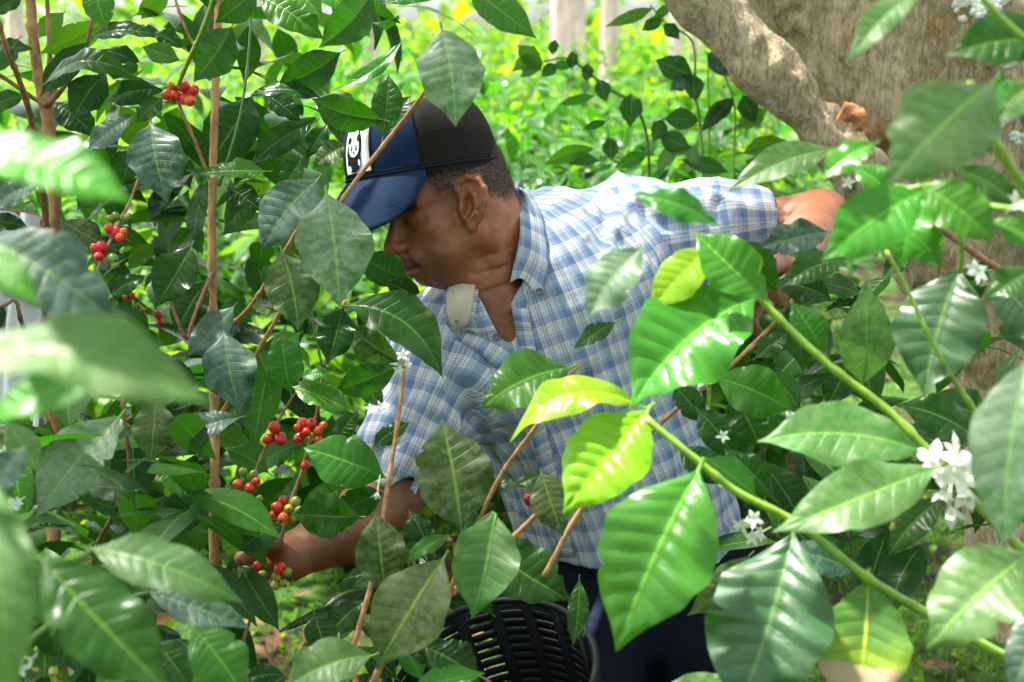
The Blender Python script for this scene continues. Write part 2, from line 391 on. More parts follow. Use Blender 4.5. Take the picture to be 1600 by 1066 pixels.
def branch(parent, pts, r0, r1, mat='tan', name='branch', ns=8, ground=False, knots=True, label=None):
    """pts: (px,py,d) list; radii in mm"""
    w = [P(*p) for p in pts]
    if ground:
        g = w[-1].copy(); g2 = g.copy(); g2[2] = g[2] * .45; g[2] = -.02
        w += [g2, g]
    n = max(8, 8 * (len(w) - 1))
    c = catmull(w, n); t = np.linspace(0, 1, n)
    r = np.interp(t, [0, 1], [r0, r1]) / 1000
    if knots:                                      # swollen nodes
        L = np.concatenate([[0], np.cumsum(np.linalg.norm(np.diff(c, axis=0), axis=1))])
        n2 = int(min(200, max(n, L[-1] / .006))); tt = np.linspace(0, L[-1], n2)
        c = np.stack([np.interp(tt, L, c[:, k]) for k in range(3)], 1); r = np.interp(tt, L, r)
        sp = .055 + .01 * (len(pts) % 3); k = np.abs((tt / sp) % 1 - .5) * 2
        r = r * (1 + .32 * np.exp(-((1 - k) * sp / .006) ** 2)) * (1 + .05 * np.sin(tt * 260))
    mb = MB(); V, F, U, T = tube(c, r, ns, len(c)); mb.add(V, F, U)
    mb.F3.append(T); mb.m3.append(np.zeros(len(T), int))
    o = mb.child(name, [MT[mat]], parent, base=w[0])
    if label: o['label'] = label
    return o
def ball(c, r, ax, nseg=14, nring=9, taper=.0):
    """ellipsoid with long axis ax; r = (across, along)"""
    ax = nrm(ax); u = nrm(np.cross(ax, [.3, .5, .8])); w = np.cross(ax, u)
    th = np.linspace(0, math.pi, nring); ph = np.linspace(0, 2 * math.pi, nseg, endpoint=False)
    V = [c + ax * (math.cos(t) * r[1]) + math.sin(t) * r[0] * (1 + taper * math.cos(t)) * (np.cos(ph)[:, None] * u + np.sin(ph)[:, None] * w) for t in th]
    V = np.concatenate(V); i, j = np.meshgrid(np.arange(nring - 1), np.arange(nseg), indexing='ij'); i = i.ravel(); j = j.ravel(); k = (j + 1) % nseg
    return V, np.stack([i * nseg + j, (i + 1) * nseg + j, (i + 1) * nseg + k, i * nseg + k], 1)
def cherry(parent, px, py, d, kind='r', rpx=9.5, ax=None, node=None):
    c = P(px, py, d); r = rpx * d / FPX
    rr = random.Random(int(px * 13 + py * 7))
    nd = P(*node) if node is not None else c + np.array([0, 0, r * 1.5])
    a = nrm(c - nd + np.array([rr.uniform(-.3, .3), rr.uniform(-.3, .3), rr.uniform(-.2, .2)]) * np.linalg.norm(c - nd)) if ax is None else nrm(ax)
    a = nrm(a - AF * .25)
    mb = MB(); r *= rr.uniform(.92, 1.06); V, F = ball(c, (r * .97, r * 1.17), a, 16, 11, rr.uniform(-.06, .10)); mb.add(V, F)
    e = c + a * r * 1.14                              # calyx disc, a raised ring
    u = nrm(np.cross(a, [.3, .5, .8])); w = np.cross(a, u)
    ang = np.linspace(0, 2 * math.pi, 10, endpoint=False)
    ring = [e + a * r * .06 * z + r * q * (np.cos(ang)[:, None] * u + np.sin(ang)[:, None] * w) for q, z in ((.27, -.9), (.24, .9), (.12, .9), (.10, -.4))]
    V = np.concatenate(ring); F = np.concatenate([np.stack([k * 10 + np.arange(10), k * 10 + (np.arange(10) + 1) % 10, (k + 1) * 10 + (np.arange(10) + 1) % 10, (k + 1) * 10 + np.arange(10)], 1) for k in range(3)])
    mb.add(V, F, m=1)
    addtube(mb, [nd, (nd + c - a * r) / 2, c - a * r * .95], [.0011, .001, .0012], 6, 5, m=2)
    return mb.child("cherry", [CH[kind], CH['k'], MT['dgreen']], parent, base=c)
def blossom(parent, px, py, d, s=12, face=None, down=0.0, seed=0, node=None, openness=1.0):
    """white five-petalled coffee blossom with its tube; s petal length in pixels"""
    rg = np.random.RandomState(seed + int(px) * 3 + int(py))
    c = P(px, py, d); s = s * d / FPX
    f = nrm(face if face is not None else nrm(CL - c) + rg.normal(0, .5, 3) + np.array([0, 0, -down]))
    u = nrm(np.cross(f, [.2, .3, .9])); w = np.cross(f, u)
    mb = MB()
    for k in range(5):
        a = k * 1.2566 + rg.uniform(-.2, .2) + seed; dr = nrm((math.cos(a) * u + math.sin(a) * w) * openness + f * (1.15 - openness + rg.uniform(-.15, .2)))
        T = c + dr * s * rg.uniform(.9, 1.1)
        g = leaf_geo(c, T, nrm(f - dr * .2), s * .46, 8, 4, arch=.12, fold=.12, wave=.04, quilt=0, curl=.2, seed=rg.randint(9999))
        V, F, U, mi = g.get(); mb.add(V[:40], grid_faces(8, 5), U[:40])
        mb.add(*ball(c + dr * s * .30 + f * s * .2, (s * .035, s * .13), dr + f, 6, 5), m=1)
    nd = P(*node) if node is not None else c - f * s * 1.1
    addtube(mb, [nd, (nd + c) / 2, c], [s * .05, s * .07, s * .10], 6, 6, m=1)
    return mb.child("blossom", [MT['white'], MT['pale']], parent, base=c)
# ------------------------------------------------------------------ the coffee bushes near the camera
def ground_at(px, d):
    w = P(px, 900, d); return Vector((w[0], w[1], 0))
GB = "coffee bushes around the picker"
bushA = empty("coffee_bush", ground_at(336, 1.8), "coffee bush with upright tan stem and clusters of red cherries, left of the man", "coffee bush", GB)
bushB = empty("coffee_bush", ground_at(86, 2.05), "coffee bush with thick forked pale stems at the far left edge", "coffee bush", GB)
bushC = empty("coffee_bush", ground_at(590, 1.5), "coffee bush with dusty mottled leaves in front of the basket and the man's shirt", "coffee bush", GB)
bushD = empty("coffee_bush", ground_at(1800, 1.25), "coffee bush with long green branches, large glossy leaves and white blossoms on the right", "coffee bush", GB)
bushE = empty("coffee_bush", ground_at(-260, .7), "out of focus coffee bush with big pale leaves closest to the camera, lower left", "coffee bush", GB)
bushF = empty("coffee_bush", ground_at(1760, 1.0), "coffee bush with bright blurred leaves before the leaning tree trunk, upper right", "coffee bush", GB)

# --- stems and branches (pixels of the photograph, depth in metres)
branch(bushA, [(344, -60, 1.80), (338, 100, 1.80), (332, 290, 1.80), (331, 400, 1.80), (334, 560, 1.80), (336, 700, 1.79), (334, 830, 1.78), (338, 980, 1.78), (336, 1120, 1.8)], 4.6, 7.5, 'stem', 'stem', 10, True)
branch(bushA, [(330, 285, 1.80), (322, 265, 1.79), (300, 210, 1.77), (281, 166, 1.75), (276, 140, 1.74)], 2.4, 1.9, 'tan')
branch(bushA, [(276, 140, 1.74), (290, 105, 1.66), (318, 45, 1.5), (345, -30, 1.4)], 2.6, 3.2, 'green')
branch(bushA, [(342, 290, 1.80), (352, 262, 1.79), (375, 182, 1.78), (388, 90, 1.78), (395, -20, 1.78)], 2.0, 1.5, 'dgreen')
branch(bushA, [(336, 420, 1.80), (318, 458, 1.78), (300, 505, 1.76), (290, 528, 1.75), (262, 460, 1.74), (240, 400, 1.74)], 3.0, 1.8, 'brown')
branch(bushA, [(336, 530, 1.79), (352, 515, 1.75), (390, 480, 1.70), (432, 415, 1.62), (470, 350, 1.58)], 2.8, 2.2, 'tan')
branch(bushA, [(540, 470, 1.70), (510, 560, 1.70), (496, 640, 1.70), (472, 735, 1.70), (452, 790, 1.69), (436, 860, 1.68), (422, 912, 1.67)], 1.7, 2.1, 'brown')
branch(bushA, [(478, 590, 1.77), (445, 640, 1.76), (428, 672, 1.75), (400, 735, 1.74), (384, 790, 1.73), (340, 820, 1.77)], 1.5, 2.2, 'brown')
branch(bushA, [(715, 60, 1.50), (690, 105, 1.52), (655, 155, 1.55), (600, 226, 1.57), (545, 298, 1.58), (490, 390, 1.62), (420, 520, 1.70), (338, 660, 1.79)], 2.0, 3.0, 'tan')
branch(bushA, [(476, 395, 1.66), (482, 450, 1.68), (490, 510, 1.69), (505, 580, 1.70)], 1.0, 1.4, 'dgreen')
branch(bushA, [(334, 830, 1.79), (318, 800, 1.76), (300, 775, 1.74), (288, 758, 1.72)], 2.6, 1.8, 'brown')
branch(bushA, [(222, 262, 1.9), (205, 310, 1.89), (185, 352, 1.88), (165, 392, 1.86), (150, 428, 1.85), (110, 520, 1.85)], 1.7, 2.3, 'tan')
branch(bushA, [(192, 560, 1.7), (193, 640, 1.7), (202, 735, 1.7), (180, 800, 1.72), (150, 860, 1.78), (120, 1000, 1.85)], 2.2, 3.2, 'brown')
branch(bushA, [(280, 0, 1.82), (262, -40, 1.82), (290, 45, 1.8), (332, 120, 1.8)][1:], 1.8, 2.2, 'brown')
branch(bushA, [(360, 760, 1.76), (352, 800, 1.77), (345, 830, 1.78)], 1.2, 1.8, 'brown')
branch(bushA, [(425, 905, 1.66), (398, 950, 1.7), (378, 1010, 1.74), (350, 1100, 1.78)], 1.8, 2.4, 'tan')
branch(bushB, [(46, -40, 2.02), (52, 60, 2.02), (66, 150, 2.02), (76, 200, 2.02), (85, 300, 2.02), (87, 375, 2.03), (84, 560, 2.05), (86, 900, 2.05)], 7.0, 10.5, 'stem', 'stem', 10, True)
branch(bushB, [(72, -40, 2.05), (75, 30, 2.05), (78, 95, 2.04), (80, 190, 2.03)], 2.8, 4.0, 'stem')
branch(bushB, [(158, -30, 1.98), (132, 78, 1.99), (100, 135, 2.0), (72, 166, 2.01)], 2.2, 4.6, 'brown')
branch(bushB, [(-60, 85, 1.98), (0, 118, 1.99), (50, 152, 2.01), (74, 166, 2.01)], 2.4, 3.4, 'brown')
branch(bushB, [(-20, -30, 1.72), (8, 70, 1.74), (30, 125, 1.78), (50, 195, 1.84), (70, 330, 1.95), (84, 480, 2.04)], 3.0, 4.6, 'brown')
branch(bushB, [(205, -30, 2.1), (190, 0, 2.1), (212, 40, 2.1)][0:2], 1.5, 1.5, 'brown')
branch(bushB, [(-30, 470, 1.7), (0, 480, 1.7), (25, 470, 1.72), (36, 510, 1.75), (80, 600, 2.0)], 2, 3, 'brown')
branch(bushC, [(632, 556, 1.60), (628, 610, 1.59), (617, 690, 1.58), (601, 790, 1.56), (588, 880, 1.54), (560, 985, 1.52), (545, 1040, 1.5), (560, 1120, 1.48)], 2.1, 3.6, 'tan', 'stem', 8, True)
branch(bushC, [(846, 796, 1.52), (820, 822, 1.52), (770, 868, 1.50), (700, 932, 1.48), (640, 982, 1.47), (600, 1030, 1.46), (575, 1090, 1.47)], 2.8, 3.8, 'tan')
branch(bushC, [(905, 572, 1.42), (885, 592, 1.42), (838, 665, 1.42), (800, 716, 1.43), (772, 762, 1.44), (735, 845, 1.46), (700, 930, 1.48)], 1.6, 2.4, 'tan')
branch(bushC, [(660, 990, 1.5), (700, 1025, 1.48), (775, 1072, 1.46)], 1.6, 1.4, 'brown')
DD = 1.2
branch(bushD, [(1128, 392, 1.05 * DD), (1200, 480, 1.05 * DD), (1290, 566, 1.04 * DD), (1385, 640, 1.03 * DD), (1450, 705, 1.02 * DD), (1530, 792, 1.02 * DD), (1600, 862, 1.02 * DD), (1750, 990, 1.03 * DD)], 3.2, 5.0, 'green', ground=True)
branch(bushD, [(1010, 655, .99 * DD), (1080, 712, .98 * DD), (1150, 768, .98 * DD), (1245, 818, .98 * DD), (1355, 903, .98 * DD), (1460, 965, .99 * DD), (1600, 1040, 1.0 * DD), (1770, 1110, 1.03 * DD)], 2.8, 4.5, 'green')
branch(bushD, [(1290, 400, 1.66), (1245, 460, 1.64), (1200, 515, 1.62), (1130, 582, 1.60), (1045, 650, 1.57), (960, 735, 1.54), (905, 800, 1.52), (850, 900, 1.5)], 2.2, 2.9, 'tan')
branch(bushD, [(1290, 400, 1.66), (1400, 330, 1.46), (1560, 420, 1.42), (1780, 560, 1.35), (1800, 980, 1.26)], 2.2, 4.5, 'brown')
branch(bushD, [(1385, 392, 1.2), (1420, 458, 1.2), (1470, 560, 1.2), (1540, 665, 1.22), (1640, 800, 1.25)], 1.6, 2.6, 'green')
branch(bushD, [(1500, 425, 1.22), (1502, 380, 1.2), (1480, 310, 1.16), (1400, 290, 1.12)], 2.4, 1.6, 'green')
branch(bushF, [(1512, 130, .95), (1545, 205, .96), (1580, 262, .97), (1625, 330, .98), (1730, 520, 1.0), (1760, 900, 1.0)], 3.0, 4.6, 'green', 'stem', 8, True)
branch(bushF, [(1625, 330, .98), (1530, 320, 1.0), (1450, 290, 1.02), (1340, 330, 1.05), (1290, 400, 1.08)], 2.6, 1.4, 'green')
branch(bushF, [(1700, 450, 1.0), (1690, 100, .98), (1600, 60, .96), (1480, -60, .95)], 3.2, 2.0, 'green')
branch(bushE, [(-160, -120, .74), (-170, 250, .72), (-180, 560, .7), (-200, 860, .68), (-240, 1100, .7)], 4, 6, 'stem', 'stem', 8, True)
for q in ([(-170, 240, .72), (-100, 235, .70), (-30, 240, .68)], [(-180, 560, .70), (-110, 560, .66), (-50, 560, .62)], [(-180, 400, .9), (-60, 380, .95), (0, 385, .98)], [(-200, 860, .68), (-60, 830, .85), (75, 880, .9), (150, 860, 1.05)],
          [(-190, 700, .68), (-60, 720, .66), (0, 745, .66)], [(-200, 940, .72), (0, 1020, 1.0), (80, 975, 1.15), (130, 950, 1.25), (240, 925, 1.28)]):
    branch(bushE, q, 3, 2.0, 'dgreen')

# --- leaves: base, tip, width, depth, kind
for a in [  # in-focus bush on the left
 (165, 35, 62, 84, 48, 2.02, 'F', dict(up=-.3)), (140, 60, 268, 64, 27, 1.86, 'k', dict(up=.75, arch=.16)), (140, 66, 62, 152, 42, 1.92, 'k', {}),
 (70, 132, 216, 124, 36, 1.84, 'd', dict(up=.8, arch=.26)), (166, 113, 112, 190, 62, 1.93, 'k', {}), (219, 98, 160, 78, 28, 1.9, 'k', {}),
 (258, 142, 160, 165, 38, 1.88, 'k', {}), (255, 152, 213, 192, 40, 1.87, 'd', {}), (281, 95, 222, 74, 34, 1.8, 'm', dict(up=.2)), (285, 75, 240, 50, 30, 1.84, 'k', {}),
 (362, 42, 303, 128, 72, 1.5, 'd', dict(up=-.3)), (210, 180, 134, 240, 36, 1.75, 'b', dict(up=.75)), (236, 192, 262, 318, 92, 1.66, 'b', dict(fold=.2)),
 (395, 150, 318, 272, 80, 1.88, 'k', dict(up=.3)), (418, 268, 310, 272, 30, 1.72, 'm', dict(up=.8)), (150, -22, 168, 46, 52, 1.78, 'm', dict(up=-.2)),
 (262, -15, 214, 24, 46, 2.0, 'F', dict(up=-.3)), (402, -16, 336, 36, 62, 1.45, 'd', dict(up=-.2)), (404, -6, 506, 62, 58, 1.7, 'm', {}), (440, -25, 505, 28, 60, 1.68, 'g', {}),
 (582, -14, 498, 75, 64, 1.75, 'd', dict(up=-.2)), (532, 82, 430, 136, 58, 1.76, 'k', dict(up=-.1)), (628, 64, 518, 142, 22, 1.7, 'm', dict(up=.7, side=-.14)),
 (507, 156, 388, 150, 24, 1.75, 'k', dict(up=.8)), (492, 190, 390, 260, 44, 1.78, 'k', dict(up=.3)), (600, 188, 487, 154, 54, 1.62, 'd', dict(up=-.35)),
 (598, 215, 607, 116, 50, 1.63, 'd', dict(up=-.3)), (602, 210, 642, 150, 38, 1.66, 'b', {}), (690, 46, 712, 198, 166, 1.42, 'w', dict(up=.4, arch=.1, fold=.14)),
 (702, -12, 598, 6, 24, 1.6, 'm', {}), (732, -18, 838, 60, 56, 1.5, 'm', dict(up=.3)), (512, 195, 478, 248, 32, 1.85, 'k', {}), (546, 226, 490, 262, 44, 1.8, 'o', {}),
 (497, 280, 408, 392, 88, 1.64, 'b', dict(fold=.12)), (510, 302, 531, 480, 134, 1.52, 'w', dict(up=.35, fold=.13, arch=.08)), (440, 392, 466, 517, 94, 1.56, 'o', {}),
 (536, 478, 692, 590, 80, 1.58, 'd', dict(up=.7, arch=.17, side=-.10, fold=.3)), (536, 480, 512, 570, 68, 1.62, 'k', dict(fold=.3)), (622, 566, 545, 508, 72, 1.66, 'o', dict(up=-.5)),
 (622, 572, 520, 612, 52, 1.68, 'd', dict(up=-.2)), (455, 615, 440, 522, 66, 1.74, 'm', {}), (546, 642, 455, 604, 44, 1.66, 'g', dict(up=.75)), (470, 590, 520, 585, 20, 1.66, 'g', dict(up=.8)),
 (602, 746, 474, 700, 100, 1.62, 'm', dict(up=.15, fold=.1, quilt=.02)), (564, 808, 455, 802, 108, 1.60, 'd', dict(up=-.1)), (442, 820, 372, 862, 64, 1.58, 'k', dict(up=.3)), (600, 770, 520, 800, 50, 1.66, 'd', dict(up=-.2)), (300, 383, 243, 480, 98, 1.68, 'k', dict(fold=.3)),
 (226, 434, 174, 462, 32, 1.8, 'k', {}), (322, 440, 274, 522, 58, 1.78, 'k', {}), (350, 520, 376, 646, 106, 1.58, 'b', dict(fold=.22)), (366, 478, 290, 558, 48, 1.68, 'b', {}),
 (245, 622, 236, 724, 92, 1.6, 'o', {}), (188, 650, 58, 808, 96, 1.42, 'w', {}), (376, 652, 278, 690, 40, 1.6, 'b', dict(up=.8)), (252, 718, 283, 778, 50, 1.64, 'g', {}),
 (22, 806, 112, 822, 36, 1.5, 'k', dict(up=.75)), (372, 878, 437, 986, 48, 1.6, 'd', {}), (582, 700, 640, 660, 30, 1.72, 'k', {}), (395, 620, 330, 668, 42, 1.8, 'd', {}),
 (420, 600, 398, 540, 40, 1.84, 'm', {}), (470, 520, 420, 560, 40, 1.8, 'g', {}), (520, 700, 560, 640, 34, 1.74, 'd', {}), (355, 290, 410, 330, 40, 1.84, 'k', {}), (402, 300, 350, 360, 44, 1.86, 'd', {}),
 (345, 470, 395, 505, 36, 1.85, 'd', {}), (420, 150, 470, 190, 40, 1.9, 'k', {}), (440, 210, 400, 240, 36, 1.9, 'd', {}), (470, 250, 440, 300, 40, 1.86, 'd', {}), (250, 830, 160, 800, 40, 1.55, 'd', {}),
 (310, 600, 270, 640, 40, 1.75, 'k', {}), (420, 740, 350, 700, 44, 1.8, 'm', {}), (440, 800, 385, 850, 50, 1.74, 'k', {}), (330, 770, 250, 840, 60, 1.7, 'k', {}), (330, 800, 430, 850, 46, 1.78, 'd', {}),
 (345, 720, 300, 700, 34, 1.84, 'd', {}), (215, 790, 300, 830, 50, 1.7, 'd', {}), (200, 740, 140, 780, 50, 1.6, 'k', {}), (150, 700, 100, 690, 50, 1.7, 'd', {}), (560, 590, 600, 640, 34, 1.74, 'd', {}),
 (640, 440, 560, 400, 70, 2.1, 'd', dict(up=.2)), (600, 470, 560, 520, 60, 2.0, 'k', {}), (660, 470, 600, 440, 60, 2.05, 'k', {}), (470, 800, 540, 760, 40, 1.7, 'm', {}),
]:
    leaf(bushA, *a[:7], **a[7])
for a in [
 (-12, 80, 52, 78, 24, 1.95, 'k', dict(up=.8)), (36, -6, -14, 24, 40, 1.9, 'k', {}), (-20, 345, 46, 358, 30, 1.85, 'k', dict(up=.6)), (85, 160, 150, 215, 50, 2.1, 'k', {}), (-20, 170, 40, 150, 34, 2.0, 'd', {}),
 (62, 285, -20, 330, 40, 1.85, 'b', dict(up=.75)), (95, 345, 165, 385, 60, 1.95, 'o', dict(up=.6)), (140, 350, 90, 400, 50, 2.0, 'b', {}), (30, 60, -20, 120, 40, 2.1, 'd', {}),
 (170, 280, 120, 330, 46, 2.05, 'd', {}), (60, 400, 20, 470, 50, 2.0, 'F', {}), (95, 240, 150, 300, 46, 2.1, 'd', {}), (100, 20, 60, 60, 46, 2.15, 'F', {}), (215, 230, 190, 290, 44, 2.0, 'd', {}),
 (140, 395, 200, 380, 30, 1.95, 'k', {}), (200, 420, 240, 380, 40, 2.05, 'F', {}),
]:
    leaf(bushB, *a[:7], **a[7])
for a in [  # dusty leaves before shirt and basket
 (722, 836, 690, 655, 122, 1.46, 'o', dict(up=.45, arch=.09, fold=.1, tilt=.05)), (772, 800, 737, 966, 104, 1.40, 'p', dict(up=.5, fold=.42, arch=.1, pet=(722, 838, 1.45))),
 (694, 872, 588, 1047, 116, 1.38, 'o', dict(up=.5, fold=.16)), (602, 928, 588, 800, 98, 1.46, 'o', dict(up=.3, fold=.28)), (706, 836, 630, 882, 26, 1.46, 'm', dict(up=.7)),
 (752, 846, 892, 938, 96, 1.56, 'd', dict(up=.45, side=.06)), (660, 1010, 752, 1068, 66, 1.44, 'k', {}), (905, 905, 895, 1010, 34, 1.58, 'd', {}), (700, 905, 668, 985, 40, 1.55, 'k', {}), (892, 574, 752, 638, 88, 1.38, 'm', dict(up=.5, fold=.16, side=.05)), (895, 585, 862, 618, 36, 1.42, 'd', {}),
 (846, 738, 880, 838, 84, 1.46, 'o', {}), (842, 742, 805, 760, 30, 1.48, 'd', {}), (772, 762, 812, 755, 26, 1.46, 'k', dict(up=.8)), (720, 1032, 622, 1004, 46, 1.46, 'k', {}), (640, 1085, 758, 1052, 44, 1.36, 'g', {}),
 (582, 1024, 440, 1082, 78, 1.32, 'p', dict(up=.6)), (490, 955, 516, 1032, 56, 1.5, 'k', {}), (572, 938, 508, 1002, 42, 1.56, 'k', {}), (444, 1055, 380, 1062, 50, 1.5, 'k', {}),
 (962, 504, 896, 544, 30, 1.5, 'd', {}), (755, 830, 690, 800, 40, 1.6, 'k', {}), (770, 960, 720, 900, 40, 1.55, 'k', {}), (640, 930, 560, 880, 36, 1.6, 'k', {}), (560, 960, 600, 1000, 40, 1.62, 'd', {}),
 (640, 800, 670, 860, 40, 1.64, 'k', {}), (655, 870, 640, 800, 40, 1.66, 'd', {}), (620, 1060, 560, 1010, 50, 1.5, 'k', {}), (620, 990, 660, 1066, 40, 1.5, 'm', {}),
]:
    leaf(bushC, *a[:7], **a[7])
for a in [  # long right-hand branches
 (1004, 636, 796, 692, 60, 1.06, 'y', dict(up=.8, arch=.2, side=.12)), (1013, 640, 880, 803, 132, 1.05, 'y', dict(up=.6, fold=.14, quilt=.05)), (1182, 464, 984, 640, 158, 1.03, 'g', dict(up=.6, fold=.24, quilt=.035)),
 (1112, 384, 1014, 488, 68, 1.04, 'y', dict(up=.5, quilt=.03)), (1004, 388, 918, 498, 76, .92, 'w', {}), (1200, 470, 1085, 362, 84, 1.02, 'g', dict(up=.5, side=-.05)),
 (1122, 352, 988, 304, 46, .90, 'm', dict(up=.6, arch=.16)), (1312, 232, 1137, 300, 50, 1.05, 'p', dict(up=.7)), (1296, 362, 1186, 388, 52, 1.12, 'b', dict(up=.6)), (1325, 405, 1216, 452, 46, 1.2, 'd', {}), (1300, 470, 1200, 440, 50, 1.22, 'k', {}), (1215, 455, 1150, 370, 60, 1.12, 'd', dict(up=-.3)),
 (1348, 600, 1352, 438, 84, 1.06, 'w', dict(up=.5, fold=.12, tilt=-.06)), (1500, 422, 1444, 622, 152, 1.02, 'h', dict(up=.5, fold=.14)), (1288, 552, 1236, 472, 60, 1.08, 'm', {}),
 (1548, 430, 1650, 540, 120, 1.05, 'h', {}), (1442, 706, 1183, 690, 98, .98, 'p', dict(up=.55, fold=.18, side=.05)), (1466, 730, 1207, 832, 98, .95, 'p', dict(up=.5, fold=.14)),
 (1532, 692, 1398, 632, 64, 1.15, 'd', {}), (1606, 560, 1568, 860, 124, .78, 'w', {}), (1612, 862, 1448, 1014, 142, .88, 'p', dict(fold=.12)),
 (1240, 834, 1148, 1128, 214, .96, 'h', dict(up=.6, fold=.18, quilt=.05)), (1356, 903, 1330, 1130, 150, .97, 's', dict(up=.45, fold=.2, label="leaf with brown scorched tip")), (1092, 734, 963, 1018, 178, .94, 'g', dict(up=.6, fold=.16, quilt=.05)),
 (1182, 776, 1098, 714, 50, 1.0, 'g', {}), (1472, 780, 1388, 868, 56, 1.14, 'd', {}), (1338, 892, 1220, 858, 54, 1.08, 'b', dict(up=.75)), (1172, 868, 1074, 962, 54, 1.12, 'o', dict(up=-.2)),
 (1650, 940, 1578, 1090, 74, .9, 'b', {}), (1118, 590, 1238, 642, 82, 1.22, 'm', dict(up=.1)), (1148, 606, 1192, 700, 62, 1.24, 'd', dict(up=.1)), (1232, 398, 1312, 424, 34, 1.26, 'd', {}),
 (1162, 1064, 1036, 1072, 34, 1.0, 'p', {}), (1210, 780, 1130, 700, 50, 1.16, 'd', {}), (1290, 700, 1390, 760, 60, 1.2, 'd', {}), (1190, 720, 1260, 830, 60, 1.25, 'k', {}), (1420, 700, 1330, 640, 60, 1.25, 'k', {}),
 (1180, 560, 1230, 520, 40, 1.28, 'd', {}), (1330, 560, 1290, 640, 50, 1.3, 'k', {}), (1450, 620, 1560, 660, 60, 1.25, 'd', {}), (1250, 640, 1200, 580, 46, 1.3, 'm', {}), (1100, 660, 1050, 600, 46, 1.3, 'd', {}), (1090, 640, 1150, 720, 60, 1.28, 'd', {}),
 (1060, 700, 1130, 760, 60, 1.2, 'k', {}), (1560, 690, 1620, 640, 50, 1.1, 'm', {}), (1240, 470, 1290, 440, 36, 1.3, 'k', {}), (1380, 430, 1420, 400, 36, 1.2, 'k', {}), (1270, 440, 1350, 460, 34, 1.3, 'd', {}),
]:
    a = list(a); a[5] *= DD
    leaf(bushD, *a[:7], **a[7])
for a in [  # upper right, blurred
 (1440, -14, 1323, 102, 48, .98, 'p', dict(up=.6)), (1552, 128, 1384, 290, 148, .90, 'p', dict(up=.45, fold=.1)), (1660, 70, 1476, 88, 84, .98, 'd', dict(up=.5)), (1445, 298, 1284, 408, 100, 1.0, 'g', dict(up=.4)),
 (1368, 224, 1284, 282, 46, 1.0, 'g', dict(up=.7)), (1438, 288, 1556, 378, 84, 1.0, 'g', {}), (1440, 308, 1404, 424, 66, 1.02, 'g', {}), (1562, 232, 1476, 216, 38, 1.02, 'd', {}), (1490, 262, 1600, 324, 44, 1.05, 'd', {}),
 (1545, 345, 1640, 385, 40, 1.0, 'g', {}), (1530, 190, 1620, 130, 70, 1.0, 'p', dict(up=.5)), (1545, 205, 1566, 110, 40, .96, 'm', {}), (1395, 310, 1330, 260, 44, 1.04, 'g', {}), (1600, 130, 1640, 220, 70, 1.05, 'b', {}),
 (1640, 300, 1560, 330, 50, 1.08, 'd', {}), (1470, 420, 1400, 330, 60, 1.1, 'm', {}), (1410, 300, 1350, 360, 60, 1.06, 'm', {}), (1620, 420, 1540, 470, 50, 1.1, 'd', {}),
]:
    leaf(bushF, *a[:7], **a[7])
for a in [  # closest, very blurred, lower left
 (-60, 228, 208, 318, 92, .60, 'g', dict(up=.7, fold=.15)), (-30, 372, 188, 506, 124, .98, 'b', dict(up=.5)), (-40, 368, 62, 478, 58, .66, 'g', {}), (-70, 556, 342, 640, 118, .60, 'p', dict(up=.65, arch=.13)),
 (178, 586, -40, 668, 60, .66, 'g', dict(up=.7)), (136, 856, 380, 942, 80, 1.02, 'p', dict(up=.65, arch=.13)), (64, 872, 268, 1085, 132, .88, 'd', dict(up=.55)), (232, 924, 390, 982, 58, 1.2, 'b', dict(up=.7)),
 (300, 978, 384, 1090, 118, 1.15, 'm', dict(up=.3)), (-8, 748, 18, 1110, 108, .66, 'p', {}), (132, 948, 92, 1052, 48, 1.2, 'k', {}), (150, 1084, 214, 1026, 46, 1.25, 'g', {}), (40, 700, -20, 780, 60, 1.0, 'b', {}), (10, 660, 60, 740, 50, 1.2, 'p', {}),
 (200, 900, 160, 1000, 60, 1.25, 'k', {}), (240, 1000, 300, 1080, 70, 1.3, 'd', {}), (60, 900, 20, 980, 50, 1.2, 'k', {}),
]:
    leaf(bushE, *a[:7], **a[7])

# --- cherries
def cluster(parent, node, pts, d):
    for (x, y, k, *r) in pts: cherry(parent, x, y, d + random.Random(x * y).uniform(-.006, .006) - .004, k, r[0] if r else 9.5, node=(*node, d + .004))
cluster(bushA, (279, 148), [(262, 148, 'r'), (272, 150, 'r'), (287, 135, 'r'), (300, 142, 'r'), (288, 154, 'r', 10), (296, 157, 'o'), (268, 134, 'o', 6)], 1.735)
cluster(bushA, (172, 372), [(170, 358, 'c', 8), (181, 363, 'c', 9), (189, 371, 'o', 8.5), (193, 362, 'o', 7)], 1.86)
cluster(bushA, (160, 394), [(149, 388, 'r', 8), (159, 387, 'c', 10), (154, 401, 'c', 8.5), (176, 404, 'g', 9), (180, 414, 'g', 7)], 1.85)
cluster(bushA, (190, 345), [(181, 338, 'g', 7), (200, 340, 'g', 8), (172, 342, 'g', 6)], 1.87)
cluster(bushA, (430, 676), [(428, 668, 'r', 9.5), (419, 686, 'r', 8.5), (438, 686, 'r', 10.5)], 1.735)
cluster(bushA, (486, 676), [(474, 663, 'r', 10), (486, 663, 'r', 9), (468, 684, 'r', 8.5), (497, 673, 'o', 8), (505, 665, 'o', 7), (497, 687, 'r', 8), (487, 679, 'l', 5), (465, 668, 'r', 7), (479, 675, 'r', 8)], 1.685)
cluster(bushA, (474, 728), [(477, 727, 'r', 8)], 1.69)
cluster(bushA, (384, 752), [(371, 756, 'o', 8), (390, 763, 'r', 9.5), (400, 752, 'r', 7.5), (380, 738, 'g', 7), (396, 741, 'g', 7)], 1.72)
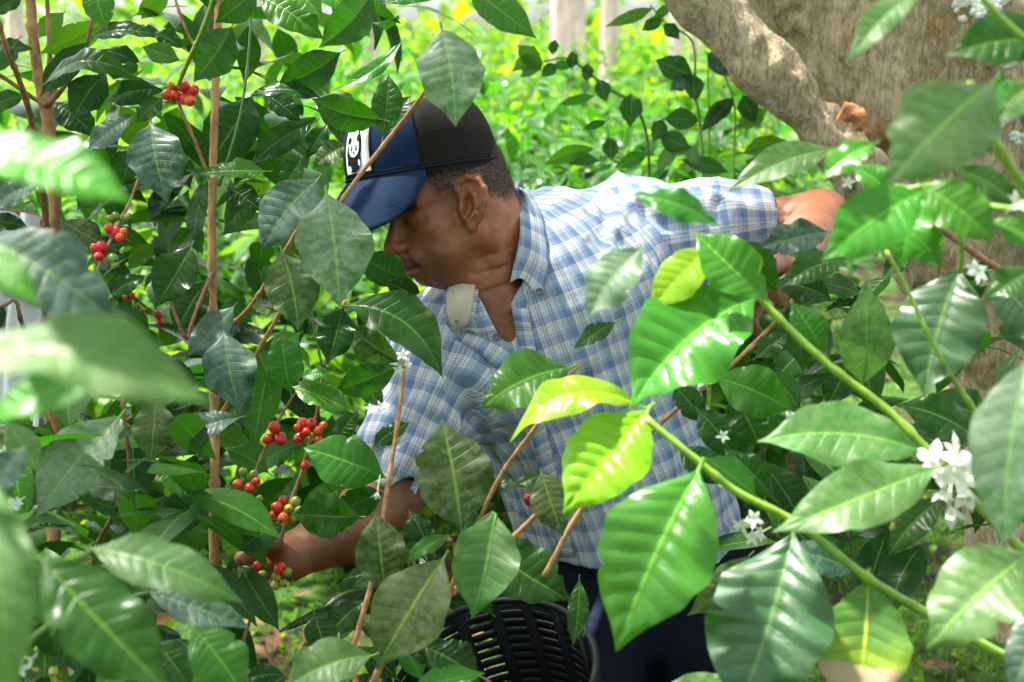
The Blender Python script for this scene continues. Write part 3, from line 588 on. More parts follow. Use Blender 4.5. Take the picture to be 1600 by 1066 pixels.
cluster(bushA, (449, 797), [(443, 783, 'r', 9), (433, 792, 'r', 9), (428, 804, 'r', 7.5), (443, 808, 'o', 9.5), (451, 795, 'l', 8), (461, 785, 'l', 9), (468, 798, 'l', 8.5), (458, 809, 'l', 8), (436, 820, 'l', 6)], 1.67)
cluster(bushA, (424, 892), [(403, 884, 'r', 8), (416, 879, 'o', 8), (437, 888, 'r', 10.5), (432, 901, 'l', 8.5), (449, 894, 'l', 7.5), (430, 914, 'l', 8), (410, 897, 'l', 7), (443, 911, 'l', 7)], 1.655)
cluster(bushC, (838, 800), [(828, 781, 'w', 10)], 1.51)
cluster(bushC, (775, 866), [(783, 876, 'w', 7)], 1.50)
cluster(bushC, (640, 985), [(638, 994, 'c', 8)], 1.47)
cluster(bushB, (205, 460), [(196, 466, 'o', 6), (206, 462, 'o', 6), (215, 478, 'l', 5), (222, 488, 'o', 6), (232, 486, 'l', 6), (247, 492, 'c', 7), (250, 503, 'c', 6)], 2.3)
cluster(bushE, (90, 1040), [(84, 1050, 'l', 9)], 1.2)
cluster(bushA, (350, 832), [(362, 832, 'o', 5), (398, 790, 'g', 6), (386, 800, 'g', 6), (405, 780, 'g', 6)], 1.76)
# --- blossoms
for (pl, x, y, d, s, kw) in [
 (bushD, 1460, 722, 1.17, 40, dict(seed=1)), (bushD, 1490, 716, 1.17, 42, dict(seed=2)), (bushD, 1502, 742, 1.165, 38, dict(seed=3)), (bushD, 1474, 742, 1.16, 40, dict(seed=4)), (bushD, 1485, 728, 1.155, 36, dict(seed=44)), (bushD, 1510, 762, 1.17, 40, dict(seed=5, down=2.2, openness=.55)),
 (bushD, 1483, 790, 1.17, 40, dict(seed=6, down=2.6, openness=.5, node=(1486, 755, 1.19))), (bushD, 1474, 762, 1.17, 34, dict(seed=7, down=2.2, openness=.6)), (bushD, 1520, 735, 1.2, 22, dict(seed=8)),
 (bushD, 1088, 590, 1.58, 20, dict(seed=9)), (bushD, 1102, 596, 1.575, 20, dict(seed=10)), (bushD, 1096, 580, 1.585, 18, dict(seed=11)), (bushD, 1125, 585, 1.59, 14, dict(seed=12)), (bushD, 1068, 622, 1.57, 13, dict(seed=13)),
 (bushD, 1530, 425, 1.24, 20, dict(seed=14)), (bushD, 1538, 440, 1.24, 20, dict(seed=15, down=1.5)), (bushD, 1522, 418, 1.25, 16, dict(seed=16)),
 (bushD, 1160, 820, 1.3, 20, dict(seed=17, down=1)), (bushD, 1180, 812, 1.3, 18, dict(seed=18)), (bushD, 1190, 832, 1.31, 18, dict(seed=19, down=1)), (bushD, 1175, 840, 1.3, 16, dict(seed=20)),
 (bushD, 1130, 682, 1.45, 12, dict(seed=23)), (bushC, 590, 768, 1.56, 15, dict(seed=24, down=3, openness=.5, node=(594, 742, 1.575))), (bushC, 630, 556, 1.6, 13, dict(seed=25)), (bushC, 624, 578, 1.59, 11, dict(seed=26)), (bushC, 636, 568, 1.59, 10, dict(seed=27)),
 (bushA, 596, 636, 1.68, 12, dict(seed=28)), (bushA, 580, 640, 1.68, 11, dict(seed=29)), (bushE, 46, 1030, 1.15, 20, dict(seed=30, down=1)), (bushE, 30, 1042, 1.15, 18, dict(seed=31)), (bushE, 28, 784, 1.3, 14, dict(seed=32)), (bushE, 20, 790, 1.3, 13, dict(seed=33)),
 (bushE, 10, 708, 1.35, 14, dict(seed=34)), (bushF, 1588, 320, .98, 24, dict(seed=35)), (bushD, 1325, 285, 1.3, 12, dict(seed=36)), (bushA, 500, 240, 1.85, 10, dict(seed=37)),
]:
    blossom(pl, x, y, d, s, **kw)
# --- the inner mass of small and half hidden leaves of the two left-hand bushes
def foliage(parent, name, region, n, dr, L, kinds, seed, avoid=None):
    rng = np.random.RandomState(seed); mb = MB()
    for _ in range(n):
        for q in range(30):
            x = rng.uniform(region[0], region[2]); y = rng.uniform(region[1], region[3])
            if avoid is None or not avoid(x, y): break
        d = rng.uniform(*dr); b = P(x, y, d)
        a = rng.uniform(0, 6.283); el = rng.normal(-.45, .4)
        dv = np.array([math.cos(a) * math.cos(el), math.sin(a) * math.cos(el), math.sin(el)])
        rand_leaf(mb, b, dv, rng.uniform(*L), rng, rng.randint(len(kinds)), 9, 4)
    o = mb.child(name, [LM[k] for k in kinds], parent)
    o['kind'] = 'stuff'
    return o
keep_off = lambda x, y: (x > 560 and y > 130) or (x > 420 and 100 < y < 620 and x > 500) or (y > 860 and 380 < x < 620)
foliage(bushA, "foliage", (180, -60, 620, 900), 260, (1.95, 2.6), (.09, .15), 'kdmmF', 5, keep_off)
foliage(bushB, "foliage", (-160, 120, 300, 1000), 250, (2.1, 2.7), (.09, .15), 'kdmmF', 6)
foliage(bushD, "foliage", (1180, 400, 1640, 860), 90, (1.6, 2.2), (.07, .12), 'kkd', 7)
foliage(bushC, "foliage", (500, 820, 700, 1120), 24, (1.6, 1.9), (.07, .12), 'kkd', 8, lambda x, y: x < 560 and y > 870)
foliage(bushE, "foliage", (-300, 640, 330, 1160), 150, (1.35, 1.8), (.08, .14), 'kddm', 9)
# ------------------------------------------------------------------ ground, grass, beds of seedlings, far trees
def ground_z(x, y):
    x = np.asarray(x, float); y = np.asarray(y, float)
    p = np.stack([x * .9, y * .9, np.zeros_like(x)], -1).reshape(-1, 3)
    return (vnoise(p) * .05 + vnoise(p * 4.3) * .02).reshape(x.shape) * np.clip((y + 6) / 6, 0, 1)
def make_ground():
    t = NT("soil with moss and litter")
    v = t.coord('Object')
    n = t.noise(2.2, 6, .6, v); n2 = t.noise(26, 5, .65, v); n3 = t.noise(120, 3, .6, v)
    c = t.mix(t.step(n2, .35, .65), (.020, .013, .008), (.062, .040, .022))
    c = t.mix(t.step(n, .42, .55), c, t_green := (.035, .085, .012))
    c = t.mix(t.math('MULTIPLY', t.step(n3, .6, .72), .6), c, (.16, .10, .05))
    m = t.done(t.bsdf(c, .9, .2, t.bump(t.math('ADD', n2, t.math('MULTIPLY', n3, .5)), .8, .02)))
    xs = np.concatenate([-np.geomspace(260, 6, 22), np.linspace(-5, 5, 80), np.geomspace(6, 260, 22)])
    ys = np.concatenate([np.linspace(-6, 0, 10), np.linspace(.15, 9, 75), np.geomspace(10, 420, 40)])
    X, Y = np.meshgrid(xs, ys); Z = ground_z(X, Y)
    V = np.stack([X, Y, Z], -1).reshape(-1, 3)
    o = link("ground", mkmesh("ground", V, grid_faces(len(ys), len(xs)), m)); o['kind'] = 'structure'
make_ground()
GM = [simple("grass sunny", (.12, .30, .015), .5, .4, 8, .35, 0), simple("grass green", (.05, .17, .012), .5, .4, 8, .35, 0), simple("litter brown", (.16, .085, .04), .8, .2, 20, .4, .2)]
def translucent_grass(name, c, tr):
    t = NT(name); n = t.noise(3, 3)
    b = t.bsdf(t.mix(n, tuple(x * .6 for x in c), tuple(x * 1.4 for x in c)), .45, .4)
    q = t.n("ShaderNodeBsdfTranslucent"); q.inputs[0].default_value = (*tr, 1)
    mx = t.n("ShaderNodeMixShader"); mx.inputs[0].default_value = .4; t.l(b.outputs[0], mx.inputs[1]); t.l(q.outputs[0], mx.inputs[2]); return t.done(mx)
GM[0] = translucent_grass("grass sunny", (.11, .27, .014), (.26, .55, .012)); GM[1] = translucent_grass("grass green", (.05, .16, .012), (.12, .36, .012))
def make_grass():
    rng = np.random.RandomState(11)
    n = 42000
    y = 1.5 + 5.5 * rng.rand(n) ** 1.3; x = (rng.rand(n) - .5) * (y * .86 + .8)
    z = ground_z(x, y)
    h = rng.uniform(.012, .045, n) * (1 + .5 * (rng.rand(n) > .93)); a = rng.uniform(0, 6.283, n); w = rng.uniform(.0015, .0032, n)
    lean = rng.uniform(.2, 1.0, n) * h; b = rng.uniform(0, 6.283, n)
    base = np.stack([x, y, z - .003], 1); sx = np.stack([np.cos(a) * w, np.sin(a) * w, 0 * a], 1); ld = np.stack([np.cos(b) * lean, np.sin(b) * lean, 0 * a], 1); up = np.stack([0 * a, 0 * a, h], 1)
    V = np.stack([base - sx, base + sx, base + ld * .35 + up * .62 + sx * .7, base + ld * .35 + up * .62 - sx * .7, base + ld + up * .9], 1).reshape(-1, 3)
    k = np.arange(n) * 5
    F4 = np.stack([k, k + 1, k + 2, k + 3], 1); F3 = np.stack([k + 3, k + 2, k + 4], 1)
    mi = (rng.rand(n) > .55).astype(int)
    o = link("grass", mkmesh("grass", V, [F4, F3], GM[:2], mi=np.concatenate([mi, mi]))); tag(o, "short grass and weeds over the soil around the bushes", "grass", kind='stuff')
    # broad low weeds and clover, and fallen brown leaves
    mb = MB(); n = 11000
    for _ in range(n):
        yy = 1.6 + 6 * rng.rand() ** 1.2; xx = (rng.rand() - .5) * (yy * .86 + .8)
        b0 = np.array([xx, yy, float(ground_z(xx, yy)) + rng.uniform(.005, .07)]); an = rng.uniform(0, 6.283); el = rng.normal(.1, .4)
        rand_leaf(mb, b0, np.array([math.cos(an) * math.cos(el), math.sin(an) * math.cos(el), math.sin(el)]), rng.uniform(.012, .036), rng, int(rng.rand() > .3), 4, 2, wr=.6)
    V, F, U, mi = mb.get()
    o = link("weeds", mkmesh("weeds", V, F, [LM['f'], LM['F']], U, mi=mi)); tag(o, "low broad leaved weeds between the grass blades", "weeds", kind='stuff')
    mb = MB()
    for _ in range(420):
        yy = 1.6 + 6 * rng.rand() ** 1.2; xx = (rng.rand() - .5) * (yy * .86 + .8)
        b0 = np.array([xx, yy, float(ground_z(xx, yy)) + rng.uniform(.008, .03)]); an = rng.uniform(0, 6.283); el = rng.normal(0, .25)
        rand_leaf(mb, b0, np.array([math.cos(an) * math.cos(el), math.sin(an) * math.cos(el), math.sin(el)]), rng.uniform(.05, .11), rng, 0, 7, 4)
    V, F, U, mi = mb.get()
    o = link("leaf_litter", mkmesh("leaf_litter", V, F, [GM[2]], U, mi=mi)); tag(o, "brown fallen leaves lying in the grass", "leaf litter", kind='stuff')
make_grass()
def make_bed():
    """continuous low bed of seedling leaves running back to the trees"""
    rng = np.random.RandomState(21); mb = MB()
    for _ in range(30000):
        u = rng.rand(); yy = 4.2 + 32 * u ** 1.6; xx = (rng.rand() - .5) * (yy * .84 + 1.0)
        if xx > .15 * yy and yy < 7.5: continue
        p = np.array([[xx * .9, yy * .9, 0]]); hm = (.82 if yy > 6.3 else .42) + .42 * vnoise(p * 1.4)[0] + (.010 * (yy - 6) if yy > 6 else -.08 * (6 - yy))
        b0 = np.array([xx, yy, hm * rng.rand() ** .35]); an = rng.uniform(0, 6.283); el = rng.normal(-.25, .4)
        rand_leaf(mb, b0, np.array([math.cos(an) * math.cos(el), math.sin(an) * math.cos(el), math.sin(el)]), rng.uniform(.07, .12) * (1 + .03 * max(0, yy - 7)), rng, (2 if rng.rand() < .25 else int(rng.rand() > .45)) if yy < 6.4 + rng.rand() * 3 else (2 if rng.rand() < .18 else int(rng.rand() > .52)), 4, 2, wr=.46)  # darker kinds nearer, the canopy's shade put into the colour
    V, F, U, mi = mb.get()
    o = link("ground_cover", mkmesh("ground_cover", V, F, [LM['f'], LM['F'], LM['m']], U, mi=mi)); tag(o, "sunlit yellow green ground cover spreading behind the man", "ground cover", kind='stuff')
make_bed()
def seedling_proto(h, nlev, L, seed, kinds):
    rng = np.random.RandomState(seed)
    st = MB(); fo = MB()
    path = np.array([[0, 0, -.02], [rng.uniform(-.03, .03), rng.uniform(-.03, .03), h * .5], [rng.uniform(-.06, .06), rng.uniform(-.06, .06), h]])
    addtube(st, path, [.006, .004, .002], 6, 10)
    c = catmull(path, 30)
    for k in range(nlev):
        t = .28 + .72 * k / (nlev - 1); b = c[min(29, int(t * 29))]; a0 = k * 1.57 + rng.uniform(-.4, .4)
        bl = (1.08 - t) * h * .36
        for s in (0, math.pi):
            a = a0 + s + rng.uniform(-.2, .2); dv = np.array([math.cos(a), math.sin(a), rng.uniform(.05, .5)]); e = b + dv * bl
            if bl > .05:
                addtube(st, [b, b + dv * bl * .5 + [0, 0, .01], e], [.0025, .002, .0012], 5, 6)
                m = max(2, int(bl / .06))
                for q in range(m):
                    for s2 in (-1, 1):
                        an = a + s2 * rng.uniform(.7, 1.2); el = rng.normal(-.35, .3); bb = b + (e - b) * (q + 1) / m
                        rand_leaf(fo, bb, np.array([math.cos(an) * math.cos(el), math.sin(an) * math.cos(el), math.sin(el)]), L * rng.uniform(.75, 1.15), rng, rng.randint(len(kinds)), 7, 2)
            el = rng.normal(-.25, .3)
            rand_leaf(fo, e, np.array([math.cos(a) * math.cos(el), math.sin(a) * math.cos(el), math.sin(el)]), L * rng.uniform(.8, 1.15), rng, rng.randint(len(kinds)), 7, 2)
    return st, fo
def place_seedlings():
    protos = []
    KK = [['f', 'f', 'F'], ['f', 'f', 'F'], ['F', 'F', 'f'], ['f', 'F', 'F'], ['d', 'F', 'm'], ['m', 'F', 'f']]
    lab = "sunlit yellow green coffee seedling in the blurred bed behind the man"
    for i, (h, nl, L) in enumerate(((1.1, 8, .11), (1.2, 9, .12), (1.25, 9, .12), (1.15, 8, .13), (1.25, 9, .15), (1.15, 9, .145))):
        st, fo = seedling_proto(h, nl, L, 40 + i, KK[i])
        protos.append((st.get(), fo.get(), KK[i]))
    rng = np.random.RandomState(77)
    first = {}
    spots = []
    for row in range(11):
        y = 4.1 + row * 1.0 + row * row * .07
        nx = int((y * .8 + .6) / .72)
        for k in range(nx):
            x = (k + .5 - nx / 2) * .72 + rng.uniform(-.22, .22)
            spots.append((x, y + rng.uniform(-.3, .3)))
    for n, (x, y) in enumerate(spots):
        if x > .16 * y and y < 7.5: continue
        if -.35 < x < .9 and y < 3.0: continue
        i = rng.randint(4) if y > 6.2 or rng.rand() < .35 else rng.randint(4, 6)  # near ones take darker leaf colours in place of canopy shade
        o = bpy.data.objects.new("coffee_seedling", None); col.objects.link(o); o.location = (x, y, float(ground_z(x, y))); o.rotation_euler.z = rng.uniform(0, 6.283); s = rng.uniform(.85, 1.12); o.scale = (s, s, s)
        tag(o, lab, "coffee seedling", "coffee seedlings in the bed behind the man")
        if i not in first:
            (V, F, U, mi), (V2, F2, U2, mi2), kk = protos[i]
            a = link("stem", mkmesh("seedling stem", V, F, MT['green'], U), o)
            b = link("foliage", mkmesh("seedling foliage", V2, F2, [LM[k] for k in kk], U2, mi=mi2), o)
            first[i] = (a, b)
        else:
            for q in first[i]:
                c = q.copy(); col.objects.link(c); c.parent = o
place_seedlings()
def place_near_bushes():
    lab = "leafy waist high coffee bush in the sunlit rows behind the man"
    rng = np.random.RandomState(91); ms = []
    for i, (h, nl, L, kk) in enumerate(((1.3, 9, .13, ['d', 'm', 'F']), (1.3, 8, .15, ['d', 'd', 'm']), (1.3, 9, .125, ['m', 'F', 'm']))):
        st, fo = seedling_proto(h, nl, L, 140 + i, kk); (V, F, U, mi), (V2, F2, U2, mi2) = st.get(), fo.get()
        ms.append((mkmesh("bush stem", V, F, MT['dgreen'], U), mkmesh("bush foliage", V2, F2, [LM[k] for k in kk], U2, mi=mi2)))
    for n, (px, py, y) in enumerate([(770, 120, 6.2), (830, 95, 6.8), (900, 85, 7.6), (940, 100, 6.9), (1020, 85, 7.8), (1070, 100, 6.6), (1130, 110, 6.8), (860, 165, 5.0), (1000, 175, 5.0), (530, 90, 6.6), (590, 100, 7.2), (650, 90, 7.0), (470, 80, 7.0), (350, 90, 7.0), (800, 205, 3.8), (870, 215, 3.7), (930, 190, 4.4), (985, 200, 3.9), (1040, 205, 3.8), (1090, 180, 4.6), (1140, 205, 3.9), (1190, 160, 4.8), (850, 130, 5.6), (960, 135, 5.8), (1050, 120, 6.1), (1230, 190, 4.0), (500, 110, 5.0), (560, 70, 6.4), (625, 130, 5.4), (800, 150, 4.6), (845, 195, 4.0), (905, 165, 5.1), (955, 205, 4.1), (1010, 150, 5.7), (1060, 185, 4.5), (1115, 150, 5.3), (1165, 195, 4.2), (1215, 175, 5.0), (1250, 215, 4.5), (780, 90, 7.0), (880, 105, 7.4), (990, 95, 8.0), (1090, 105, 7.0),
                                    (690, 110, 6.0), (450, 150, 5.2), (400, 100, 6.2), (300, 150, 5.4), (200, 100, 6.0), (120, 180, 5.0), (30, 120, 5.6), (1180, 120, 6.4), (930, 130, 6.3), (740, 60, 8.5), (640, 50, 9.0), (860, 190, 4.7), (1010, 215, 4.4), (1110, 220, 4.0), (500, 250, 4.2), (580, 240, 4.6)]):
        py -= 18; d = y / (AF[1] + (533 - py) / FPX * AU[1]); t = P(px, py, d); s = max(.5, t[2] / 1.32)
        o = bpy.data.objects.new("coffee_bush", None); col.objects.link(o); o.location = (t[0], t[1], 0); o.rotation_euler.z = rng.uniform(0, 6.28); o.scale = (max(.8, s * .9), max(.8, s * .9), s)
        tag(o, lab, "coffee bush", "leafy coffee bushes right behind the man")
        a, b = ms[rng.randint(3)]; link("stem", a, o); link("foliage", b, o)
place_near_bushes()
# two taller seedlings whose dark leaves stand out against the light
sapA = empty("coffee_seedling", ground_at(1010, 2.75), "arching seedling with a row of small round dark leaves against the light", "coffee seedling")
sapB = empty("coffee_seedling", ground_at(1130, 2.7), "seedling with upright thin stems and folded dark leaves beside the leaning trunk", "coffee seedling")
branch(sapA, [(850, 96, 2.72), (885, 92, 2.72), (918, 112, 2.72), (945, 136, 2.72), (985, 160, 2.73), (1010, 210, 2.74), (1015, 330, 2.75), (1012, 500, 2.75)], 1.8, 4, 'dgreen', 'stem', 6, True)
for a in [(862, 86, 868, 62, 20, 'd'), (893, 108, 894, 80, 26, 'd'), (916, 128, 918, 98, 28, 'd'), (935, 124, 948, 160, 40, 'd'), (985, 146, 984, 200, 44, 'd'), (870, 100, 846, 120, 24, 'd'), (895, 102, 862, 104, 16, 'm'), (930, 150, 872, 163, 16, 'm'),
          (948, 190, 910, 202, 14, 'd'), (950, 214, 955, 252, 34, 'd'), (840, 85, 800, 112, 24, 'F'), (850, 96, 812, 122, 20, 'm'), (1012, 240, 960, 262, 24, 'm'), (930, 232, 848, 260, 26, 'F'), (880, 250, 938, 252, 22, 'd'), (846, 112, 808, 70, 30, 'F')]:
    leaf(sapA, a[0], a[1], a[2], a[3], a[4], 2.72, a[5], up=.15)
branch(sapB, [(1016, 8, 2.66), (1040, 36, 2.66), (1082, 66, 2.67), (1086, 140, 2.68), (1094, 200, 2.7), (1102, 330, 2.7), (1110, 520, 2.7)], 1.6, 4, 'green', 'stem', 6, True)
branch(sapB, [(1130, 110, 2.66), (1148, 170, 2.68), (1146, 250, 2.7), (1140, 400, 2.7), (1112, 520, 2.7)], 1.6, 3, 'green')
branch(sapB, [(1106, 98, 2.64), (1108, 200, 2.66), (1110, 280, 2.68), (1110, 520, 2.7)], 1.4, 3, 'green')
for a in [(1022, 12, 945, 42, 20, 'g'), (1036, 30, 1002, 48, 20, 'd'), (1036, 38, 1062, 62, 26, 'd'), (1084, 120, 1024, 94, 40, 'd'), (1078, 118, 1046, 142, 26, 'b'), (1084, 116, 1086, 160, 44, 'd'), (1104, 82, 1148, 122, 36, 'b'), (1092, 190, 1036, 186, 34, 'd'), (1036, 186, 1020, 222, 30, 'd'),
          (1096, 206, 1140, 152, 26, 'd'), (1160, 148, 1180, 192, 34, 'd'), (1146, 152, 1100, 200, 24, 'd'), (1060, 225, 1026, 270, 24, 'p'), (1072, 224, 1092, 265, 22, 'p'), (1030, 210, 1080, 232, 36, 'd'), (1064, 250, 1140, 270, 26, 'd'), (1120, 60, 1180, 90, 26, 'F'), (1150, 200, 1200, 170, 28, 'F'), (1160, 240, 1230, 220, 30, 'F'), (1050, 8, 1020, 30, 16, 'g')]:
    leaf(sapB, a[0], a[1], a[2], a[3], a[4], 2.66, a[5], up=.15)
# far trees
BK = simple("bark far pale", (.62, .50, .44), .85, .2, 6, .35, .6, .02, (1, 1, .3))
def far_tree(x, y, r, h, lean, seed, crown=True, label=""):
    rng = np.random.RandomState(seed)
    o = empty("tree", (x, y, 0), label, "tree", "slender shade trees at the back")
    mb = MB(); p = [np.array([x, y, -.1]), np.array([x + lean * .3, y, h * .3]), np.array([x + lean * .7, y + .1, h * .65]), np.array([x + lean, y, h])]
    addtube(mb, p, [r * 1.35, r, r * .8, r * .45], 10, 16)
    c = catmull(p, 40); ends = []
    for k in range(7):
        b = c[24 + k * 2]; a = rng.uniform(0, 6.28); e = b + np.array([math.cos(a), math.sin(a), rng.uniform(.3, .9)]) * h * .24
        addtube(mb, [b, (b + e) / 2 + [0, 0, .1], e], [r * .4, r * .25, r * .08], 6, 8); ends.append(e)
    mb.child("trunk", [BK], o)
    fo = MB()
    for e in ends + [c[-1], c[-6]]:
        for _ in range(60):
            b = e + rng.normal(0, h * .085, 3); a = rng.uniform(0, 6.28); el = rng.normal(-.3, .5)
            rand_leaf(fo, b, np.array([math.cos(a) * math.cos(el), math.sin(a) * math.cos(el), math.sin(el)]), rng.uniform(.2, .42), rng, rng.randint(2), 4, 2, wr=.5)
    fo.child("crown", [LM['f'], LM['F']], o)
for i, (px, y, r, h, ln, lb) in enumerate([(868, 15.5, .085, 15, .3, "pale straight tree trunk at the back, wide and close to another, beside the top leaf"), (897, 17.5, .10, 15, -.2, "pale sunlit tree trunk at the back, second of the pair above the man's cap"), (942, 15, .075, 15, .2, "brownish straight tree trunk standing alone at the back"),
                                          (1040, 19, .07, 15, .4, "thin pale tree at the back half hidden by the arching seedling leaf"), (585, 18, .08, 15, .3, "pale tree trunk at the back left of the man's cap"), (1070, 23, .09, 15, .1, "far tree at the back next to the leaning trunk"), (420, 20, .08, 15, .2, "far tree at the back behind the upright coffee stem"), (60, 19, .09, 15, .2, "far tree at the back behind the forked coffee stems")]):
    far_tree((px - 800) / FPX * y / math.cos(R(PITCH)), y, r, h, ln, 300 + i, True, lb)
def far_wood():
    rng = np.random.RandomState(5); mb = MB()
    for _ in range(9000):
        y = rng.uniform(27, 44); x = (rng.rand() - .5) * y * 1.3; z = 5.5 * rng.rand() ** 1.6
        if rng.rand() < .11 * z: continue
        a = rng.uniform(0, 6.28); el = rng.normal(-.2, .5)
        rand_leaf(mb, np.array([x, y, z]), np.array([math.cos(a) * math.cos(el), math.sin(a) * math.cos(el), math.sin(el)]), rng.uniform(.3, .8), rng, rng.randint(2), 4, 2, wr=.55)
    V, F, U, mi = mb.get()
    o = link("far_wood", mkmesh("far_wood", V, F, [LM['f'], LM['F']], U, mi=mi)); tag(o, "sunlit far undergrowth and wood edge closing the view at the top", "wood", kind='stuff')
far_wood()

def added_foliage_behind():  # unseen leaves added to hold back the sky
    """unseen foliage added behind the camera to cut the sky light"""
    rng = np.random.RandomState(15); mb = MB()
    for _ in range(5200):
        a0 = rng.uniform(math.pi * .93, math.pi * 2.07); r = rng.uniform(3.0, 5.5); z = 5.5 * rng.rand() ** .9
        x, y = r * math.cos(a0), r * math.sin(a0) - .6
        a = rng.uniform(0, 6.28); el = rng.normal(-.3, .4)
        rand_leaf(mb, np.array([x, y, z]), np.array([math.cos(a) * math.cos(el), math.sin(a) * math.cos(el), math.sin(el)]), rng.uniform(.16, .34), rng, rng.randint(2), 4, 2, wr=.5)
    V, F, U, mi = mb.get()
    o = link("added_foliage", mkmesh("added_foliage", V, F, [LM['d'], LM['m']], U, mi=mi)); tag(o, "dense unseen foliage added on the near side to cut the sky light", "foliage", kind='stuff')
added_foliage_behind()
# ------------------------------------------------------------------ the leaning tree on the right
# ------------------------------------------------------------------ smooth solids: union of primitives meshed by surface nets
class Cap:
    def __init__(s, a, b, ra, rb=None, k=.01, op='u', flat=None):
        s.a = np.asarray(a, float); s.b = np.asarray(b, float); s.ra = ra; s.rb = ra if rb is None else rb; s.k = k; s.op = op; s.flat = flat
        s.ab = s.b - s.a; s.l2 = max(1e-12, s.ab.dot(s.ab))
    def d(s, P):
        q = P - s.a
        t = np.clip(q @ s.ab / s.l2, 0, 1); q = q - t[:, None] * s.ab
        if s.flat is not None:
            ax, f = s.flat; q = q + (q @ ax)[:, None] * ax * (f - 1)
        return (np.linalg.norm(q, axis=1) - (s.ra + (s.rb - s.ra) * t)) / (1 if s.flat is None else max(1, s.flat[1]) ** .5)
class Ell:
    def __init__(s, c, r, M=None, k=.01, op='u'):
        s.c = np.asarray(c, float); s.r = np.asarray(r, float); s.M = np.eye(3) if M is None else M; s.k = k; s.op = op
    def d(s, P):
        q = (P - s.c) @ s.M.T
        k0 = np.linalg.norm(q / s.r, axis=1); k1 = np.linalg.norm(q / s.r ** 2, axis=1) + 1e-9
        return k0 * (k0 - 1) / k1
class Half:
    """keeps the side n.(p-c) < 0"""
    def __init__(s, c, n, k=.004): s.c = np.asarray(c, float); s.n = nrm(n); s.k = k; s.op = 'i'
    def d(s, P): return (P - s.c) @ s.n
def sdf_eval(prims, P):
    d = np.full(len(P), 1.0)
    for p in prims:
        e = p.d(P)
        if p.op == 'u': h = np.maximum(p.k - np.abs(d - e), 0) / p.k; d = np.minimum(d, e) - h * h * p.k * .25
        else:
            e = -e if p.op == 's' else e
            h = np.maximum(p.k - np.abs(d - e), 0) / p.k; d = np.maximum(d, e) + h * h * p.k * .25
    return d
def sdf_mesh(prims, lo, hi, h, disp=None, dm=.0, n=16):
    lo = np.asarray(lo, float); nb = np.ceil((np.asarray(hi) - lo) / (h * n)).astype(int)
    I = np.stack(np.meshgrid(*[np.arange(k) for k in nb], indexing='ij'), -1).reshape(-1, 3)
    cen = lo + (I + .5) * h * n; rad = h * n * .8661
    dc = sdf_eval(prims, cen)
    act = np.abs(dc) < rad * 1.6 + dm + .006
    I = I[act]; cen = cen[act]
    near = [np.abs(p.d(cen)) < rad * 1.7 + p.k + dm + .01 if p.op != 'u' else p.d(cen) < rad * 1.7 + p.k + dm + .01 for p in prims]
    N = nb * n + 2
    g = np.arange(n + 1)
    off = np.stack(np.meshgrid(g, g, g, indexing='ij'), -1).reshape(-1, 3)
    ids, vs_, fq = [], [], []
    for bi in range(len(I)):
        pr = [p for p, q in zip(prims, near) if q[bi] or (p.op != 'u' and p.op != 's')]
        if not any(p.op == 'u' for p in pr): continue
        base = I[bi] * n
        Pp = lo + (base + off) * h
        d = sdf_eval(pr, Pp)
        if disp is not None and np.abs(d).min() < dm + h * 4: d = d + disp(Pp, d)
        D = d.reshape(n + 1, n + 1, n + 1); S = D < 0
        if S.all() or not S.any(): continue
        c8 = [S[a:n + a, b:n + b, c:n + c] for a in (0, 1) for b in (0, 1) for c in (0, 1)]
        cnt = sum(x.astype(np.int8) for x in c8); cm = (cnt > 0) & (cnt < 8)
        ci = np.argwhere(cm)
        acc = np.zeros((len(ci), 3)); num = np.zeros(len(ci))
        for ax in range(3):
            for o1 in (0, 1):
                for o2 in (0, 1):
                    o = [0, 0, 0]; oth = [q for q in range(3) if q != ax]; o[oth[0]] = o1; o[oth[1]] = o2
                    A = ci + o; Bq = A.copy(); Bq[:, ax] += 1
                    da = D[A[:, 0], A[:, 1], A[:, 2]]; db = D[Bq[:, 0], Bq[:, 1], Bq[:, 2]]
                    m = (da < 0) != (db < 0)
                    t = np.where(m, da / np.where(m, da - db, 1), 0)
                    pt = A.astype(float); pt[:, ax] += t
                    acc += pt * m[:, None]; num += m
        v = lo + (base + acc / num[:, None]) * h
        gi = ci + base + 1
        ids.append((gi[:, 0] * N[1] + gi[:, 1]) * N[2] + gi[:, 2]); vs_.append(v)
        for ax in range(3):
            sl0 = [slice(0, n)] * 3; sl1 = list(sl0); sl1[ax] = slice(1, n + 1)
            a = S[tuple(sl0)]; b = S[tuple(sl1)]
            e = np.argwhere(a != b)
            if not len(e): continue
            fl = a[e[:, 0], e[:, 1], e[:, 2]]
            e = e + base + 1; o1, o2 = [(1, 2), (2, 0), (0, 1)][ax]
            def cid(q1, q2):
                q = e.copy(); q[:, o1] -= q1; q[:, o2] -= q2
                return (q[:, 0] * N[1] + q[:, 1]) * N[2] + q[:, 2]
            quad = np.stack([cid(1, 1), cid(0, 1), cid(0, 0), cid(1, 0)], 1)
            quad[~fl] = quad[~fl][:, ::-1]
            fq.append(quad)
    ids = np.concatenate(ids); V = np.concatenate(vs_); Q = np.concatenate(fq)
    o = np.argsort(ids); ids = ids[o]; V = V[o]
    ix = np.searchsorted(ids, Q); ix = np.clip(ix, 0, len(ids) - 1)
    ok = (ids[ix] == Q).all(1)
    return V, ix[ok]
